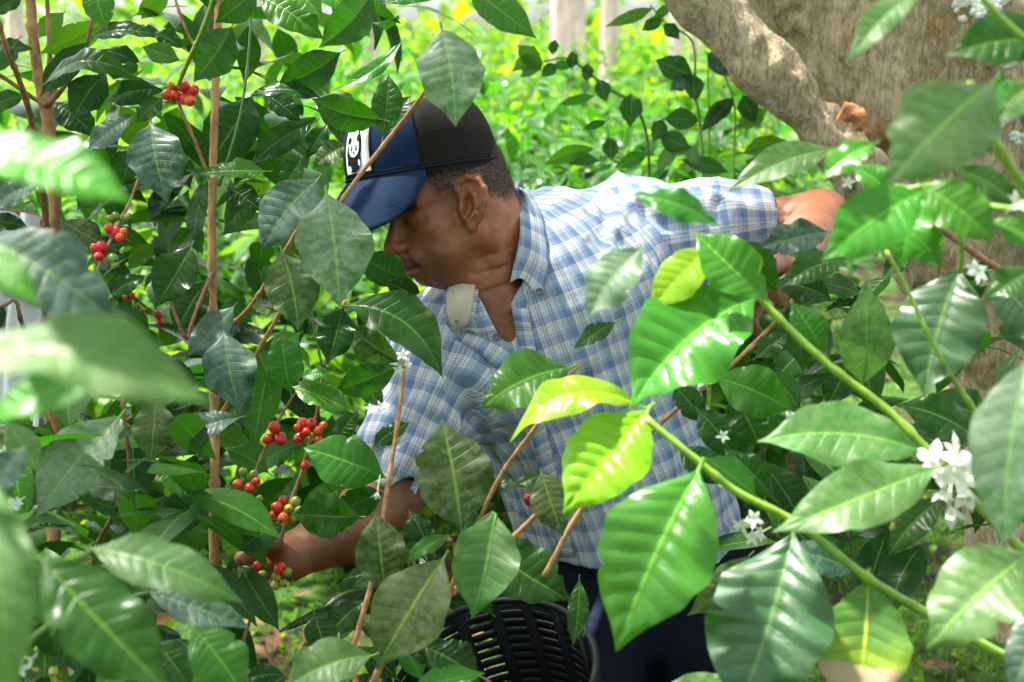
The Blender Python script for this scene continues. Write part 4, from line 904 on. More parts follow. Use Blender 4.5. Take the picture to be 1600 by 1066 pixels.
def relax(V, F, it=1, lam=.5):
    for _ in range(it):
        acc = np.zeros_like(V); num = np.zeros(len(V))
        for k in range(4):
            a = F[:, k]; b = F[:, (k + 1) % 4]
            np.add.at(acc, a, V[b]); np.add.at(num, a, 1); np.add.at(acc, b, V[a]); np.add.at(num, b, 1)
        V = V + lam * (acc / np.maximum(num, 1)[:, None] - V)
    return V
# ------------------------------------------------------------------ the man
class Cyl:
    """flat ended cylinder from a along unit n for length l"""
    def __init__(s, a, n, l, r, k=.004, op='s'): s.a = np.asarray(a, float); s.n = nrm(n); s.l = l; s.r = r; s.k = k; s.op = op
    def d(s, P):
        q = P - s.a; t = q @ s.n; rr = np.linalg.norm(q - t[:, None] * s.n, axis=1) - s.r; tt = np.abs(t - s.l / 2) - s.l / 2
        return np.minimum(np.maximum(rr, tt), 0) + np.sqrt(np.maximum(rr, 0) ** 2 + np.maximum(tt, 0) ** 2)
def surf(px, py, prims, d0=1.2, d1=2.6):
    """camera-space point where the pixel's ray meets the solid"""
    u = C(px, py, 1.0); d = d0
    for _ in range(120):
        e = float(sdf_eval(prims, (u * d)[None])[0])
        if e < .0004 or d > d1: break
        d += max(.0003, e * .7)
    return u * d
HS = .835                                         # head size
_p, _y = R(20.5), R(27)
HF = np.array([-math.cos(_p) * math.cos(_y), -math.sin(_p), -math.cos(_p) * math.sin(_y)])
HU = nrm(np.array([0, 1.0, 0]) - HF * HF[1]); HL = nrm(np.cross(HF, HU)); HL = HL if HL[2] < 0 else -HL
HM = np.stack([HF, HU, HL])
HC = C(737, 322, 1.795) - HL * .072 * HS
def hd(f, u, l=0.0): return HC + (HF * f + HU * u + HL * l) * HS
def hE(c, r, k=.012, op='u'): return Ell(hd(*c), np.array(r) * HS, HM, k * HS, op)
def hC(a, b, ra, rb=None, k=.01, op='u'): return Cap(hd(*a), hd(*b), ra * HS, (ra if rb is None else rb) * HS, k * HS, op)
NB = C(815, 452, 1.94)                            # neck base
head = [hE((-.014, .050, 0), (.094, .078, .073)), hE((.045, .045, 0), (.045, .055, .060), .02), hE((.045, -.018, 0), (.050, .060, .056), .02), hE((.046, -.055, 0), (.043, .032, .046), .02)]
for s in (1, -1):
    head += [hC((.002, -.042, .054 * s), (.066, -.072, .020 * s), .018, .015, .022), hE((.058, -.010, .044 * s), (.024, .017, .019), .018), hE((.050, -.045, .040 * s), (.026, .028, .017), .02),
             hC((.090, .026, .012 * s), (.070, .030, .046 * s), .0095, .009, .012)]
head += [hE((.073, -.080, 0), (.018, .016, .023), .014), hE((.085, -.050, 0), (.018, .020, .029), .014),
         hC((.092, .018, 0), (.110, -.016, 0), .0090, .0125, .012), hE((.1145, -.023, 0), (.0135, .0115, .0130), .006), hE((.106, -.027, .0125), (.0115, .0090, .0085), .004), hE((.106, -.027, -.0125), (.0115, .0090, .0085), .004),
         hC((.104, -.036, 0), (.099, -.049, 0), .006, .006, .008)]
for s in (1, -1):
    head += [hE((.089, .010, .031 * s), (.014, .012, .017), .012, 's'), hE((.072, .009, .031 * s), (.0165, .0155, .0165), .004), hC((.081, .016, .018 * s), (.076, .015, .044 * s), .0052, .0045, .004), hC((.083, .003, .018 * s), (.076, .002, .044 * s), .0045, .004, .005),
             hE((.112, -.034, .0068 * s), (.005, .0035, .0033), .002, 's')]
    head += [hC((.1010, -.0575, 0), (.083, -.0640, .025 * s), .0063, .0040, .006), hC((.0985, -.0700, 0), (.082, -.0665, .023 * s), .0070, .0040, .006)]
for s in (1, -1): head += [hC((.109, -.0637, 0), (.092, -.0650, .020 * s), .0020, .0020, .003, 's'), hC((.092, -.0650, .020 * s), (.076, -.0715, .034 * s), .0026, .0018, .004, 's')]
head += [hC((.093, -.0770, -.016), (.093, -.0770, .016), .002, .002, .006, 's')]
neck = [Cap(hd(-.030, -.015, 0), NB, .054, .060, .03), Cap(hd(-.035, -.020, .044), C(800, 520, 1.86), .018, .013, .02), Cap(hd(.035, -.075, 0), C(790, 500, 1.87), .026, .030, .03), Cap(hd(-.045, .0, .005), C(845, 415, 2.0), .036, .050, .03)]
# ear on the camera's side (and a plain one on the other)
_e = surf(722, 322, head + neck); ED = _e[2]
def ear(px, py, dz): return C(px, py, ED + dz)
ears = []
_en = nrm(np.array([.30, 0, -1.0])); _eu = nrm(np.array([.16, 1, 0])); _er = nrm(np.cross(_en, _eu)); EM = np.stack([_er, nrm(np.cross(_er, _en)), _en])
ears += [Ell(ear(738, 312, -.007), (.0165, .029, .0045), EM, .006), Ell(ear(738, 349, -.008), (.0090, .0120, .0055), EM, .006), Ell(ear(731, 322, .002), (.010, .022, .010), EM, .008)]
ears += [Ell(ear(732, 323, -.0165), (.0092, .0165, .0125), EM, .003, 's'), Ell(ear(738, 293, -.015), (.0085, .0085, .0045), EM, .005, 's'), Ell(ear(751, 308, -.0180), (.0030, .013, .0030), EM, .004, 's')]
hl = [(726, 322, -.006), (719, 310, -.006), (714, 296, -.007), (718, 284, -.010), (730, 277, -.014), (746, 280, -.019), (757, 294, -.022), (759, 314, -.021), (754, 334, -.017), (747, 348, -.012)]
ears += [Cap(ear(*hl[i]), ear(*hl[i + 1]), .0036 if 0 < i < 8 else .003, .0036, .0025) for i in range(len(hl) - 1)]
ah = [(732, 296, -.013), (740, 304, -.0155), (745, 320, -.0155), (742, 335, -.014), (734, 342, -.012)]
ears += [Cap(ear(*ah[i]), ear(*ah[i + 1]), .0028, .0028, .004) for i in range(len(ah) - 1)]
ears += [Ell(ear(721, 326, -.008), (.0040, .0065, .0045), EM, .005)]
ears += [hE((-.012, -.002, -.076), (.017, .031, .006), .008)]
# trunk and limbs
TA, TB = C(862, 500, 1.99), C(1000, 880, 2.06)
RS, RE, RW = C(706, 556, 1.92), C(606, 776, 1.84), C(452, 872, 1.71)
LS, LE, LW = C(1005, 380, 2.04), C(1282, 338, 2.04), C(1246, 416, 1.76)
zx = np.array([0, 0, 1.0])
def torso(o): return [Cap(TA, TB, .150 - o, .140 - o, .05, flat=(zx, 1.25)), Cap(RS, LS, .072 - o, .080 - o, .07), Cap(C(850, 398, 2.0), C(960, 385, 2.04), .076 - o, .078 - o, .05), Cap(C(775, 560, 1.93), C(930, 470, 1.96), .085 - o, .09 - o, .06)]
arms = [Cap(RS, RE, .050, .040, .03), Cap(RE, C(540, 828, 1.785), .042, .041, .02), Cap(C(540, 828, 1.785), RW, .040, .0265, .02), Cap(LS, LE, .044, .034, .03), Cap(LE, (LE + LW) / 2, .036, .036, .02), Cap((LE + LW) / 2, LW, .036, .026, .02)]
def hand(wr, palm, tips, thumb, side, r=.0085):
    """palm lump plus five bent fingers; tips: 4 x (knuckle, mid, tip)"""
    q = [Cap(wr, palm, .024, .021, .012, flat=(side, 1.7)), Cap(palm, (tips[0][0] + tips[3][0]) / 2, .021, .019, .015, flat=(side, 2.0))]
    q += [Cap(palm, t[0], .012, .0098, .012) for t in tips]
    for t, rr in zip(tips, (.0088, .0092, .0088, .0076)):
        q += [Cap(t[0], t[1], rr * 1.05, rr * .97, .003), Cap(t[1], t[2], rr * .97, rr * .86, .003), Cap(t[2], t[3], rr * .86, rr * .72, .003)]
    q += [Cap(wr * .35 + palm * .65, thumb[0], .014, .0115, .01), Cap(thumb[0], thumb[1], .0112, .0098, .003), Cap(thumb[1], thumb[2], .0098, .0078, .003)]
    return q
hands = hand(RW, C(424, 874, 1.69), [[C(406, 856, 1.672), C(364, 852, 1.648), C(346, 874, 1.628), C(360, 894, 1.618)], [C(400, 868, 1.688), C(352, 868, 1.668), C(336, 893, 1.648), C(350, 914, 1.638)], [C(402, 881, 1.703), C(358, 888, 1.690), C(344, 912, 1.672), C(358, 930, 1.662)], [C(408, 893, 1.714), C(374, 904, 1.705), C(364, 922, 1.692), C(374, 936, 1.686)]],
             [C(426, 846, 1.656), C(396, 850, 1.625), C(376, 872, 1.612)], nrm(np.array([.2, .45, -.85])))
hands += hand(LW, C(1226, 430, 1.70), [[C(1206, 422, 1.672), C(1160, 428, 1.645), C(1146, 454, 1.628), C(1156, 476, 1.625)], [C(1200, 438, 1.672), C(1154, 448, 1.645), C(1144, 476, 1.630), C(1156, 498, 1.63)], [C(1204, 453, 1.675), C(1164, 468, 1.652), C(1156, 494, 1.640), C(1168, 512, 1.64)], [C(1212, 467, 1.68), C(1182, 486, 1.665), C(1176, 506, 1.655), C(1186, 520, 1.655)]],
              [C(1220, 412, 1.655), C(1190, 424, 1.622), C(1172, 450, 1.612)], nrm(np.array([.3, .3, -.9])))
body_p = head + neck + torso(.014) + arms + hands + ears
# creases of the skin
cr = []
def crease(pts, r, k=.006):
    q = [surf(x, y, head + neck + torso(.014)) for x, y in pts]
    return [Cap(q[i], q[i + 1], r, r, k, 's') for i in range(len(q) - 1)]
cr += crease([(629, 398), (640, 408), (652, 420), (664, 432), (670, 444)], .0020, .008)
cr += crease([(672, 462), (694, 457), (716, 448), (742, 448)], .0016, .007) + crease([(706, 468), (730, 460), (770, 454), (794, 444)], .0010, .006) + crease([(750, 404), (770, 398), (798, 386)], .0006, .005) + crease([(738, 428), (762, 424), (794, 414)], .0008, .006)
cr += crease([(648, 362), (658, 354), (668, 349)], .0004, .003) + crease([(650, 369), (662, 366), (674, 366)], .0004, .003)
cr += crease([(742, 470), (758, 500), (776, 530)], .0012, .007)
body_p = head + neck + torso(.014) + arms + hands + cr + ears
def skin_disp(P_, d):
    return -.0010 * vnoise(P_ * 55) - .0004 * vnoise(P_ * 170) - .0005 * np.abs(vnoise(P_ * np.array([60, 190, 60]) + 4))
bV, bF = sdf_mesh(body_p, C(330, 1000, 1.5) + [0, -.02, 0], np.array([.62, .42, 2.32]), .0024, skin_disp, .002)
bV = relax(bV, bF, 1, .35)

def to_world(V): return np.asarray(V) @ M3 + CL
MAN = W(C(1010, 900, 2.06)); MAN[2] = 0
man = empty("person", MAN, "man in blue plaid shirt and dark cap bending among the coffee bushes, picking cherries", "person")
def skin_mat():
    t = NT("skin weathered brown"); v = t.coord()
    n = t.noise(9, 4, .55, v); n2 = t.noise(75, 4, .6, v); n3 = t.noise(420, 3, .6, v)
    c = t.mix(t.step(n, .3, .7), (.18, .060, .023), (.32, .116, .046))
    at = t.n("ShaderNodeAttribute"); at.attribute_name = 'zone'; s3 = t.n("ShaderNodeSeparateXYZ"); t.l(at.outputs['Vector'], s3.inputs[0])
    c = t.mix(t.math('MULTIPLY', t.step(n2, .45, .75), .4), c, (.115, .042, .020))
    c = t.mix(t.math('MULTIPLY', s3.outputs[0], .7), c, (.105, .034, .026))                 # lips
    c = t.mix(t.math('MULTIPLY', t.math('MULTIPLY', s3.outputs[1], t.step(n3, .30, .62)), .9), c, (.030, .022, .018))   # cropped hair and stubble
    c = t.mix(t.math('MULTIPLY', s3.outputs[2], .35), c, (.34, .105, .045))                  # sun reddened cheek, nose and ear
    c = t.mix(t.math('MULTIPLY', t.step(n3, .62, .8), .25), c, (.07, .03, .016))
    vo = t.n("ShaderNodeTexVoronoi", feature='DISTANCE_TO_EDGE'); vo.inputs['Scale'].default_value = 520; t.l(v, vo.inputs['Vector'])
    h = t.math('ADD', t.math('MULTIPLY', n3, .7), t.math('ADD', t.math('MULTIPLY', vo.outputs[0], .7), n2))
    b = t.bsdf(c, t.math('ADD', .30, t.math('MULTIPLY', n2, .26)), .5, t.bump(h, .5, .0012), Subsurface_Weight=.10, Subsurface_Scale=.004)
    b.inputs['Subsurface Radius'].default_value = (1, .35, .18)
    return t.done(b)
SKIN = skin_mat()
body = child("body", to_world(bV), bF[:, ::-1], SKIN, man, base=MAN)
# ------------------------------------------------------------------ eyes, hair, cap
HAIR = simple("hair black grey", (.016, .014, .013), .6, .35, 300, .5, .3, .0005, col2=(.06, .055, .05))
def eye_mat():
    t = NT("eye"); sp = t.n("ShaderNodeUVMap"); s3 = t.n("ShaderNodeSeparateXYZ"); t.l(sp.outputs[0], s3.inputs[0])
    c = t.mix(t.step(s3.outputs[1], .13, .15), (.02, .01, .006), t.mix(t.step(s3.outputs[1], .30, .33), (.07, .03, .012), (.55, .48, .40)))
    return t.done(t.bsdf(c, .15, .5))
EYE = eye_mat()
for s_ in (1, -1):
    c = hd(.0745, .009, .031 * s_); V, F = ball(c, (.0138 * HS, .0138 * HS), nrm(HF - HU * .25), 16, 13)
    uv = np.stack([np.zeros(len(V)), np.repeat(np.linspace(0, 1, 13), 16)], 1)
    child("eye", to_world(V), F, EYE, man, uv)
bN = np.zeros_like(bV)
_q = bV[bF]; _fn = np.cross(_q[:, 2] - _q[:, 0], _q[:, 3] - _q[:, 1]); _fn /= np.linalg.norm(_fn, axis=1, keepdims=True) + 1e-12
_fc = _q.mean(1)
if ((_fc - HC) * _fn)[np.linalg.norm(_fc - HC, axis=1) < .12].sum() < 0: _fn = -_fn
_hl = ((_fc - HC) @ HM.T) / HS                     # face centres in head axes (f,u,l)
def strands(sel, n, L, w, dirf, name, seed, mat, dens=None):
    rng = np.random.RandomState(seed)
    ix = np.where(sel)[0]
    if dens is not None: p = dens[ix]; p = p / p.sum()
    else: p = None
    k = rng.choice(ix, n, p=p)
    r1, r2 = rng.rand(n, 1), rng.rand(n, 1)
    q = _q[k]; b = (q[:, 0] * (1 - r1) + q[:, 1] * r1) * (1 - r2) + (q[:, 3] * (1 - r1) + q[:, 2] * r1) * r2
    nn = _fn[k]; dv = dirf(b, nn) + rng.normal(0, .22, (n, 3)); dv /= np.linalg.norm(dv, axis=1, keepdims=True)
    l = L * rng.uniform(.6, 1.2, (n, 1)); sd = np.cross(dv, nn); sd /= np.linalg.norm(sd, axis=1, keepdims=True) + 1e-9
    V = np.stack([b - sd * w, b + sd * w, b + dv * l], 1).reshape(-1, 3)
    F = np.arange(3 * n).reshape(-1, 3)
    return child(name, to_world(V), [F], mat, man, smooth=False)
f_, u_, l_ = _hl.T
inhead = (np.linalg.norm(_fc - HC, axis=1) < .16)
hx = np.clip((u_ - np.interp(f_, [-.10, -.06, -.03, .0, .02, .045, .06], [-.012, -.016, .005, .030, .015, .03, .055])) / .022, 0, 1)   # 0 at the hairline
earzone = (np.abs(l_) > .066) & (f_ > -.03) & (f_ < .016) & (u_ < .045)
hsel = inhead & (hx > 0) & (f_ < .066) & ~earzone & (u_ < .13)
strands(hsel, 42000, .0042, .00022, lambda b, n: n * .45 - HU * .8 - HF * .25, "hair", 1, HAIR, hx ** 1.2 + .01)
msel = inhead & (np.abs(l_) < .029) & (f_ > .080) & (u_ > -.0570 - .25 * np.abs(l_)) & (u_ < -.0430 - .42 * np.abs(l_)) & (_fn @ HF > -.2)
strands(msel, 900, .0038, .00018, lambda b, n: n * .25 - HU * .9 + HL * np.sign((b - HC) @ HL)[:, None] * .35, "moustache", 2, HAIR)
bsel = inhead & (f_ > .055) & (u_ > .022) & (u_ < .034) & (np.abs(l_) > .012) & (np.abs(l_) < .052)
strands(bsel, 1000, .006, .00025, lambda b, n: n * .4 + HL * np.sign((b - HC) @ HL)[:, None] * .7 - HF * .3, "eyebrows", 3, HAIR)
# pigment zones of the skin: lips, cropped hair and stubble, sun reddened parts
_v = ((bV - HC) @ HM.T) / HS; vf, vu, vl = _v.T; vin = np.linalg.norm(bV - HC, axis=1) < .16
sm = lambda x, a, b: np.clip((x - a) / (b - a), 0, 1) ** 2 * (3 - 2 * np.clip((x - a) / (b - a), 0, 1))
z0 = vin * sm(vf, .078, .090) * np.exp(-((vu + .064 + .12 * np.abs(vl)) / .0075) ** 2) * sm(-np.abs(vl), -.032, -.024)
hv = np.clip((vu - np.interp(vf, [-.10, -.06, -.03, .0, .02, .045, .06], [-.012, -.016, .005, .030, .015, .03, .055])) / .022, 0, 1)
ez = (np.abs(vl) > .066) & (vf > -.034) & (vf < .018) & (vu < .050)
z1 = vin * np.maximum(hv * (vf < .066) * ~ez, .42 * sm(vf, .04, .08) * sm(-vu, .036, .046) * sm(vu, -.105, -.08) * (1 - z0) + .25 * sm(-vu, .05, .07) * sm(vf, .0, .05))
z2 = vin * (np.exp(-((vf - .112) / .02) ** 2 - ((vu + .02) / .02) ** 2) + np.exp(-((vf - .06) / .025) ** 2 - ((vu + .012) / .02) ** 2) + .8 * ez)
_za = body.data.attributes.new('zone', 'FLOAT_VECTOR', 'POINT'); _za.data.foreach_set('vector', np.stack([z0, np.clip(z1 + .3 * (~vin) * (np.abs(bV[:, 0] - C(850, 500, 1.95)[0]) > .14), 0, 1), np.clip(z2, 0, 1)], 1).astype(np.float32).ravel())
# cap
_cp = R(10.5)
_yc = R(30); KF = np.array([-math.cos(_cp) * math.cos(_yc), -math.sin(_cp), -math.cos(_cp) * math.sin(_yc)]); KU = nrm(np.array([0, 1.0, 0]) - KF * KF[1]); KL = nrm(np.cross(KF, KU)); KL = KL if KL[2] < 0 else -KL
KC = C(663, 270, 1.84)
KA, KB, KH = .103, .083, .092
def cap_pt(phi, th, off=0.0):
    """phi from the front towards the man's left, th 0 rim .. pi/2 apex"""
    phi, th = np.broadcast_arrays(np.asarray(phi, float), np.asarray(th, float))
    fr = (np.cos(phi) * .5 + .5)
    r = np.clip(np.cos(th), 0, 1) ** (.41 - .03 * fr); h = np.sign(th) * np.abs(np.sin(th)) ** .92 * (KH + .004 - .010 * fr)
    f = np.cos(phi) * r * KA + .006 * fr * np.sin(th); l = np.sin(phi) * r * KB
    dent = -.004 * np.exp(-((phi % 6.283 - 3.5) / .45) ** 2) * np.sin(2 * th) * 2 - .0025 * np.sin(3 * phi + 1) * np.sin(2 * th) ** 2
    n = np.stack([np.cos(phi) / KA, np.sin(phi) / KB, h * 6], -1); n /= np.linalg.norm(n, axis=-1, keepdims=True)
    p = KC + (f + n[..., 0] * (off + dent))[..., None] * KF + (l + n[..., 1] * (off + dent))[..., None] * KL + (h + n[..., 2] * off * .6)[..., None] * KU
    return p
def fabric(name, c1, c2, sc=900, rough=.85, bump=.5):
    t = NT(name); v = t.coord(); n = t.noise(sc, 2, .6, v); n2 = t.noise(14, 4, .6, v)
    c = t.mix(t.math('MULTIPLY', t.math('ADD', n, n2), .5), c1, c2)
    return t.done(t.bsdf(c, rough, .12, t.bump(n, bump, .0006)))
NAVY = fabric("cap navy twill", (.004, .014, .040), (.010, .028, .072), 700)
def mesh_mat():
    t = NT("cap mesh black"); uvn = t.n("ShaderNodeUVMap"); s3 = t.n("ShaderNodeSeparateXYZ"); t.l(uvn.outputs[0], s3.inputs[0])
    a = t.math('ABSOLUTE', t.math('SUBTRACT', t.math('FRACT', t.math('MULTIPLY', s3.outputs[1], 360)), .5))
    b = t.math('ABSOLUTE', t.math('SUBTRACT', t.math('FRACT', t.math('MULTIPLY', s3.outputs[0], 360)), .5))
    hole = t.math('MULTIPLY', t.step(a, .20, .30), t.step(b, .10, .2))
    c = t.mix(hole, t.mix(t.noise(60, 3), (.012, .012, .012), (.030, .026, .022)), (.002, .002, .002))
    tr = t.n("ShaderNodeBsdfTransparent"); mx = t.n("ShaderNodeMixShader")
    bs = t.bsdf(c, .7, .10, t.bump(t.math('SUBTRACT', 1.0, t.math('MAXIMUM', t.step(a, .15, .4), 0.0)), .9, .0012))
    t.l(t.math('MULTIPLY', hole, .06), mx.inputs[0]); t.l(bs.outputs[0], mx.inputs[1]); t.l(tr.outputs[0], mx.inputs[2])
    return t.done(mx)
MESHM = mesh_mat()
cap = child("cap", to_world(cap_pt(np.linspace(0, 6.2832, 64, endpoint=False)[None, :], np.array([-.02, .03])[:, None], -.0012).reshape(-1, 3)), np.concatenate([np.stack([np.arange(64), (np.arange(64) + 1) % 64, 64 + (np.arange(64) + 1) % 64, 64 + np.arange(64)], 1)]), fabric("sweatband", (.01, .012, .016), (.02, .024, .03)), man)
cap['label'] = "dark trucker cap with navy front and black mesh back"
SEAM = 1.16
def cap_panel(name, p0, p1, nphi, mat, off=0.0):
    ph = np.linspace(p0, p1, nphi); th = np.linspace(0, math.pi / 2 * .995, 26)
    T_, Ph = np.meshgrid(th, ph, indexing='ij')
    V = cap_pt(Ph, T_, off).reshape(-1, 3)
    uv = np.stack([(Ph * .092).ravel(), (T_ * .092).ravel()], 1)
    return child(name, to_world(V), grid_faces(26, nphi), mat, cap, uv)
cap_panel("front_panel", -SEAM, SEAM, 40, NAVY, .0010)
cap_panel("mesh_panel", SEAM - .03, 6.2832 - SEAM + .03, 60, MESHM)
PIP = fabric("piping dark", (.004, .006, .012), (.01, .014, .024))
def seam(name, pts, r, n=40):
    mb = MB(); addtube(mb, to_world(pts), r, 6, n); mb.child(name, [PIP], cap)
for s_ in (1, -1): seam("panel_seam", cap_pt(np.full(24, SEAM * s_), np.linspace(.02, 1.5, 24), .0014), .0010)
seam("rim_binding", cap_pt(np.linspace(0, 6.2832, 70), np.full(70, .03), .0012), .0016, 80)
seam("brim_seam", cap_pt(np.linspace(-SEAM, SEAM, 30), np.full(30, .07), .0014), .0007)
mb = MB(); V, F = ball(cap_pt(0.0, 1.5707, .003), (.007, .003), KU, 12, 7); mb.add(to_world(V), F); mb.child("top_button", [PIP], cap)
# brim
def brim_pt(a, r, top):
    """a -1..1 across, r 0..1 outwards"""
    phi = a * 1.20
    root = cap_pt(phi, np.full(np.shape(phi), .012), .001)
    ln = .074 * np.sqrt(np.clip(1 - np.abs(a) ** 2.6, 0, 1))
    out = nrm(KF * .72 - KU * .70)
    lat = np.sin(phi) * KB
    p = root + (r * ln)[..., None] * (out + 0 * root) - (r * ln * (np.abs(a) ** 2) * .42)[..., None] * KU + (r * ln * .12 * np.sign(a) * np.abs(a))[..., None] * KL
    p = p - ((r ** 2) * .010 * (1 - .3 * np.abs(a)))[..., None] * KU + (0.0 if top else -.0030) * KU
    return p
A_, R_ = np.meshgrid(np.linspace(-1, 1, 49), np.linspace(0, 1, 16), indexing='xy')
mb = MB(); Vt = brim_pt(A_, R_, True).reshape(-1, 3); Vb = brim_pt(A_, R_, False).reshape(-1, 3); Fg = grid_faces(16, 49)
buv = np.stack([A_.ravel(), R_.ravel()], 1); mb.add(to_world(Vt), Fg, buv); mb.add(to_world(Vb), Fg[:, ::-1], buv)
e0 = 15 * 49 + np.arange(48); nV = len(Vt)
mb.F4.append(np.stack([e0, e0 + 1, e0 + 1 + nV, e0 + nV], 1)); mb.m4.append(np.zeros(48, int))
def brim_mat():
    t = NT("cap brim navy twill"); v = t.coord(); n = t.noise(700, 2, .6, v); n2 = t.noise(14, 4, .6, v); uvn = t.n("ShaderNodeUVMap"); s3 = t.n("ShaderNodeSeparateXYZ"); t.l(uvn.outputs[0], s3.inputs[0])
    st = t.step(t.math('ABSOLUTE', t.math('SUBTRACT', t.math('FRACT', t.math('MULTIPLY', s3.outputs[1], 7.5)), .5)), .44, .5)
    c = t.mix(t.math('MULTIPLY', t.math('ADD', n, n2), .5), (.005, .016, .044), (.012, .032, .080))
    c = t.mix(t.math('MULTIPLY', st, .2), c, (.03, .06, .13))
    return t.done(t.bsdf(c, .8, .12, t.bump(t.math('SUBTRACT', n, t.math('MULTIPLY', st, 1.0)), .4, .0005)))
mb.child("brim", [brim_mat()], cap)
# patch with the panda emblem on the cap front
def on_front(x, y, off):
    """x across the front (m, towards the man's left), y up (m)"""
    return cap_pt((np.asarray(x, float) + .024) / KA, np.arcsin(np.clip(np.asarray(y, float) / KH, 0, 1)) ** 1.0, off)
PW, PH0, PH1 = .031, .006, .076
mats_p = [fabric("patch black", (.006, .006, .008), (.016, .016, .02)), fabric("patch white", (.62, .66, .70), (.78, .80, .84), 1200)]
mb = MB()
def blob(pts, m, off, n=2):
    """filled outline in patch units (-1..1, 0..1) laid on the cap front"""
    p = np.asarray(pts, float); c = p.mean(0); k = len(p)
    rings = [c + (p - c) * q for q in (1, .66, .33)]
    q = np.vstack(rings + [c[None]])
    V = to_world(on_front(q[:, 0] * PW, PH0 + q[:, 1] * (PH1 - PH0), off))
    i = np.arange(k); j = (i + 1) % k
    F = np.concatenate([np.stack([i + a * k, j + a * k, j + (a + 1) * k, i + (a + 1) * k], 1) for a in (0, 1)])
    n0 = mb.n; mb.add(V, F, m=m); T3 = np.stack([i + 2 * k, j + 2 * k, np.full(k, 3 * k)], 1); mb.F3.append(T3 + n0); mb.m3.append(np.full(k, m))
def rrect(x0, y0, x1, y1, r, n=6):
    o = []
    for cx, cy_, a0 in ((x1 - r, y1 - r * .45, 0), (x0 + r, y1 - r * .45, 1.5708), (x0 + r, y0 + r * .45, 3.1416), (x1 - r, y0 + r * .45, 4.7124)):
        for q in range(n): a = a0 + 1.5708 * q / (n - 1); o.append((cx + r * math.cos(a), cy_ + r * .45 * math.sin(a)))
    p = np.array(o); return np.vstack([catmull(np.vstack([p, p[:1]]), 90)[:-1]])
def ov(cx, cy_, rx, ry, n=20, rot=0.0):
    a = np.linspace(0, 6.2832, n, endpoint=False); x = np.cos(a) * rx; y = np.sin(a) * ry
    return np.stack([cx + x * math.cos(rot) - y * math.sin(rot) * .5, cy_ + y * math.cos(rot) + x * math.sin(rot) * .5], 1)
blob(rrect(-1.0, 0, 1.0, 1.0, .16), 0, .0022); blob(rrect(-.88, .045, .88, .955, .12), 1, .0027)
blob(ov(-.10, .55, .56, .37, 30), 0, .0031); blob(ov(-.12, .60, .44, .30, 30), 1, .0035)                 # dark back outline round the pale back
blob(ov(-.12, .40, .50, .22, 26), 0, .0038)                                                          # dark shoulders
blob(ov(-.05, .50, .38, .165, 28), 1, .0042)                                                         # head
for x in (-.36, .30): blob(ov(x, .66 if x < 0 else .69, .12, .07, 14), 0, .0046)                              # ears
for x, r_ in ((-.20, .5), (.14, -.5)): blob(ov(x, .505, .085, .055, 14, r_), 0, .0046); blob(ov(x + .01, .512, .03, .018, 8), 1, .0049)
blob(ov(-.03, .425, .06, .022, 10), 0, .0046)
blob(ov(-.10, .25, .50, .16, 22), 0, .0038); blob(ov(-.12, .17, .40, .11, 20), 0, .0040); blob(ov(-.42, .13, .15, .06, 14), 1, .0044); blob(ov(.30, .22, .07, .06, 12), 1, .0044)
patch = mb.child("patch", mats_p, cap); patch['label'] = "white patch with black panda emblem"

# ------------------------------------------------------------------ shirt
SA, SB = RS, RE + (RE - RS) * .055
CUF_R = C(630, 786, 1.83); CUF_L = C(1206, 336, 2.055)
shirt_p = torso(0.0) + [Cap(C(980, 780, 2.04), C(1006, 990, 2.06), .140, .158, .04, flat=(zx, 1.15)), Cap(C(870, 470, 1.96), C(960, 700, 2.0), .115, .12, .06), Cap(RS, C(632, 700, 1.87), .070, .062, .05), Cap(C(632, 700, 1.87), C(610, 800, 1.83), .060, .052, .03), Cap(LS, C(1100, 354, 2.04), .079, .062, .05), Cap(C(1100, 354, 2.04), C(1230, 336, 2.055), .060, .044, .03)]
sh_cut = [Half(C(1000, 882, 2.0), np.array([-.09, -1.0, -.05]), .006), Cyl(CUF_R, RE - RS, .2, .085, .004), Cyl(CUF_L, np.array([1.0, .06, .03]), .25, .075, .004),
          Cap(CUF_R + nrm(RE - RS) * .02, CUF_R - nrm(RE - RS) * .05, .0445, .042, .003, 's'), Cap(CUF_L + np.array([.02, 0, 0]), CUF_L - np.array([.05, 0, 0]), .0415, .0405, .003, 's')]
nk = [Cap(hd(-.03, -.015, 0), NB, .060, .066, .008, 's'), Cap(C(788, 430, 1.86), C(793, 500, 1.865), .036, .024, .010, 's'), Cap(C(793, 500, 1.865), C(806, 548, 1.86), .024, .003, .006, 's'),
      Cap(C(800, 430, 1.80), C(793, 500, 1.80), .036, .024, .010, 's'), Cap(C(793, 500, 1.80), C(806, 548, 1.80), .024, .003, .006, 's')]
_sp = list(shirt_p)
RID = []
def ridge(pts, w, amp):
    q = np.array([surf(x, y, _sp) for x, y in pts])
    for i in range(len(q) - 1): RID.append((q[i], q[i + 1], w, amp))
ridge([(700, 560), (735, 640), (762, 730), (776, 800)], .016, -.014)       # deep fold between sleeve and chest
ridge([(720, 560), (760, 640), (790, 740)], .010, .006)
ridge([(590, 690), (640, 640), (690, 600)], .010, .007); ridge([(575, 720), (620, 690), (672, 660)], .008, -.006); ridge([(600, 750), (640, 715), (676, 690)], .009, .007); ridge([(610, 770), (650, 745)], .006, -.005); ridge([(655, 620), (690, 640), (715, 690)], .008, .006)
ridge([(880, 300), (905, 330), (915, 370)], .008, .006); ridge([(935, 290), (945, 330), (940, 380)], .007, -.006); ridge([(1000, 275), (985, 310), (960, 360), (950, 410)], .009, .007); ridge([(1005, 330), (1040, 350), (1075, 360)], .009, -.007)
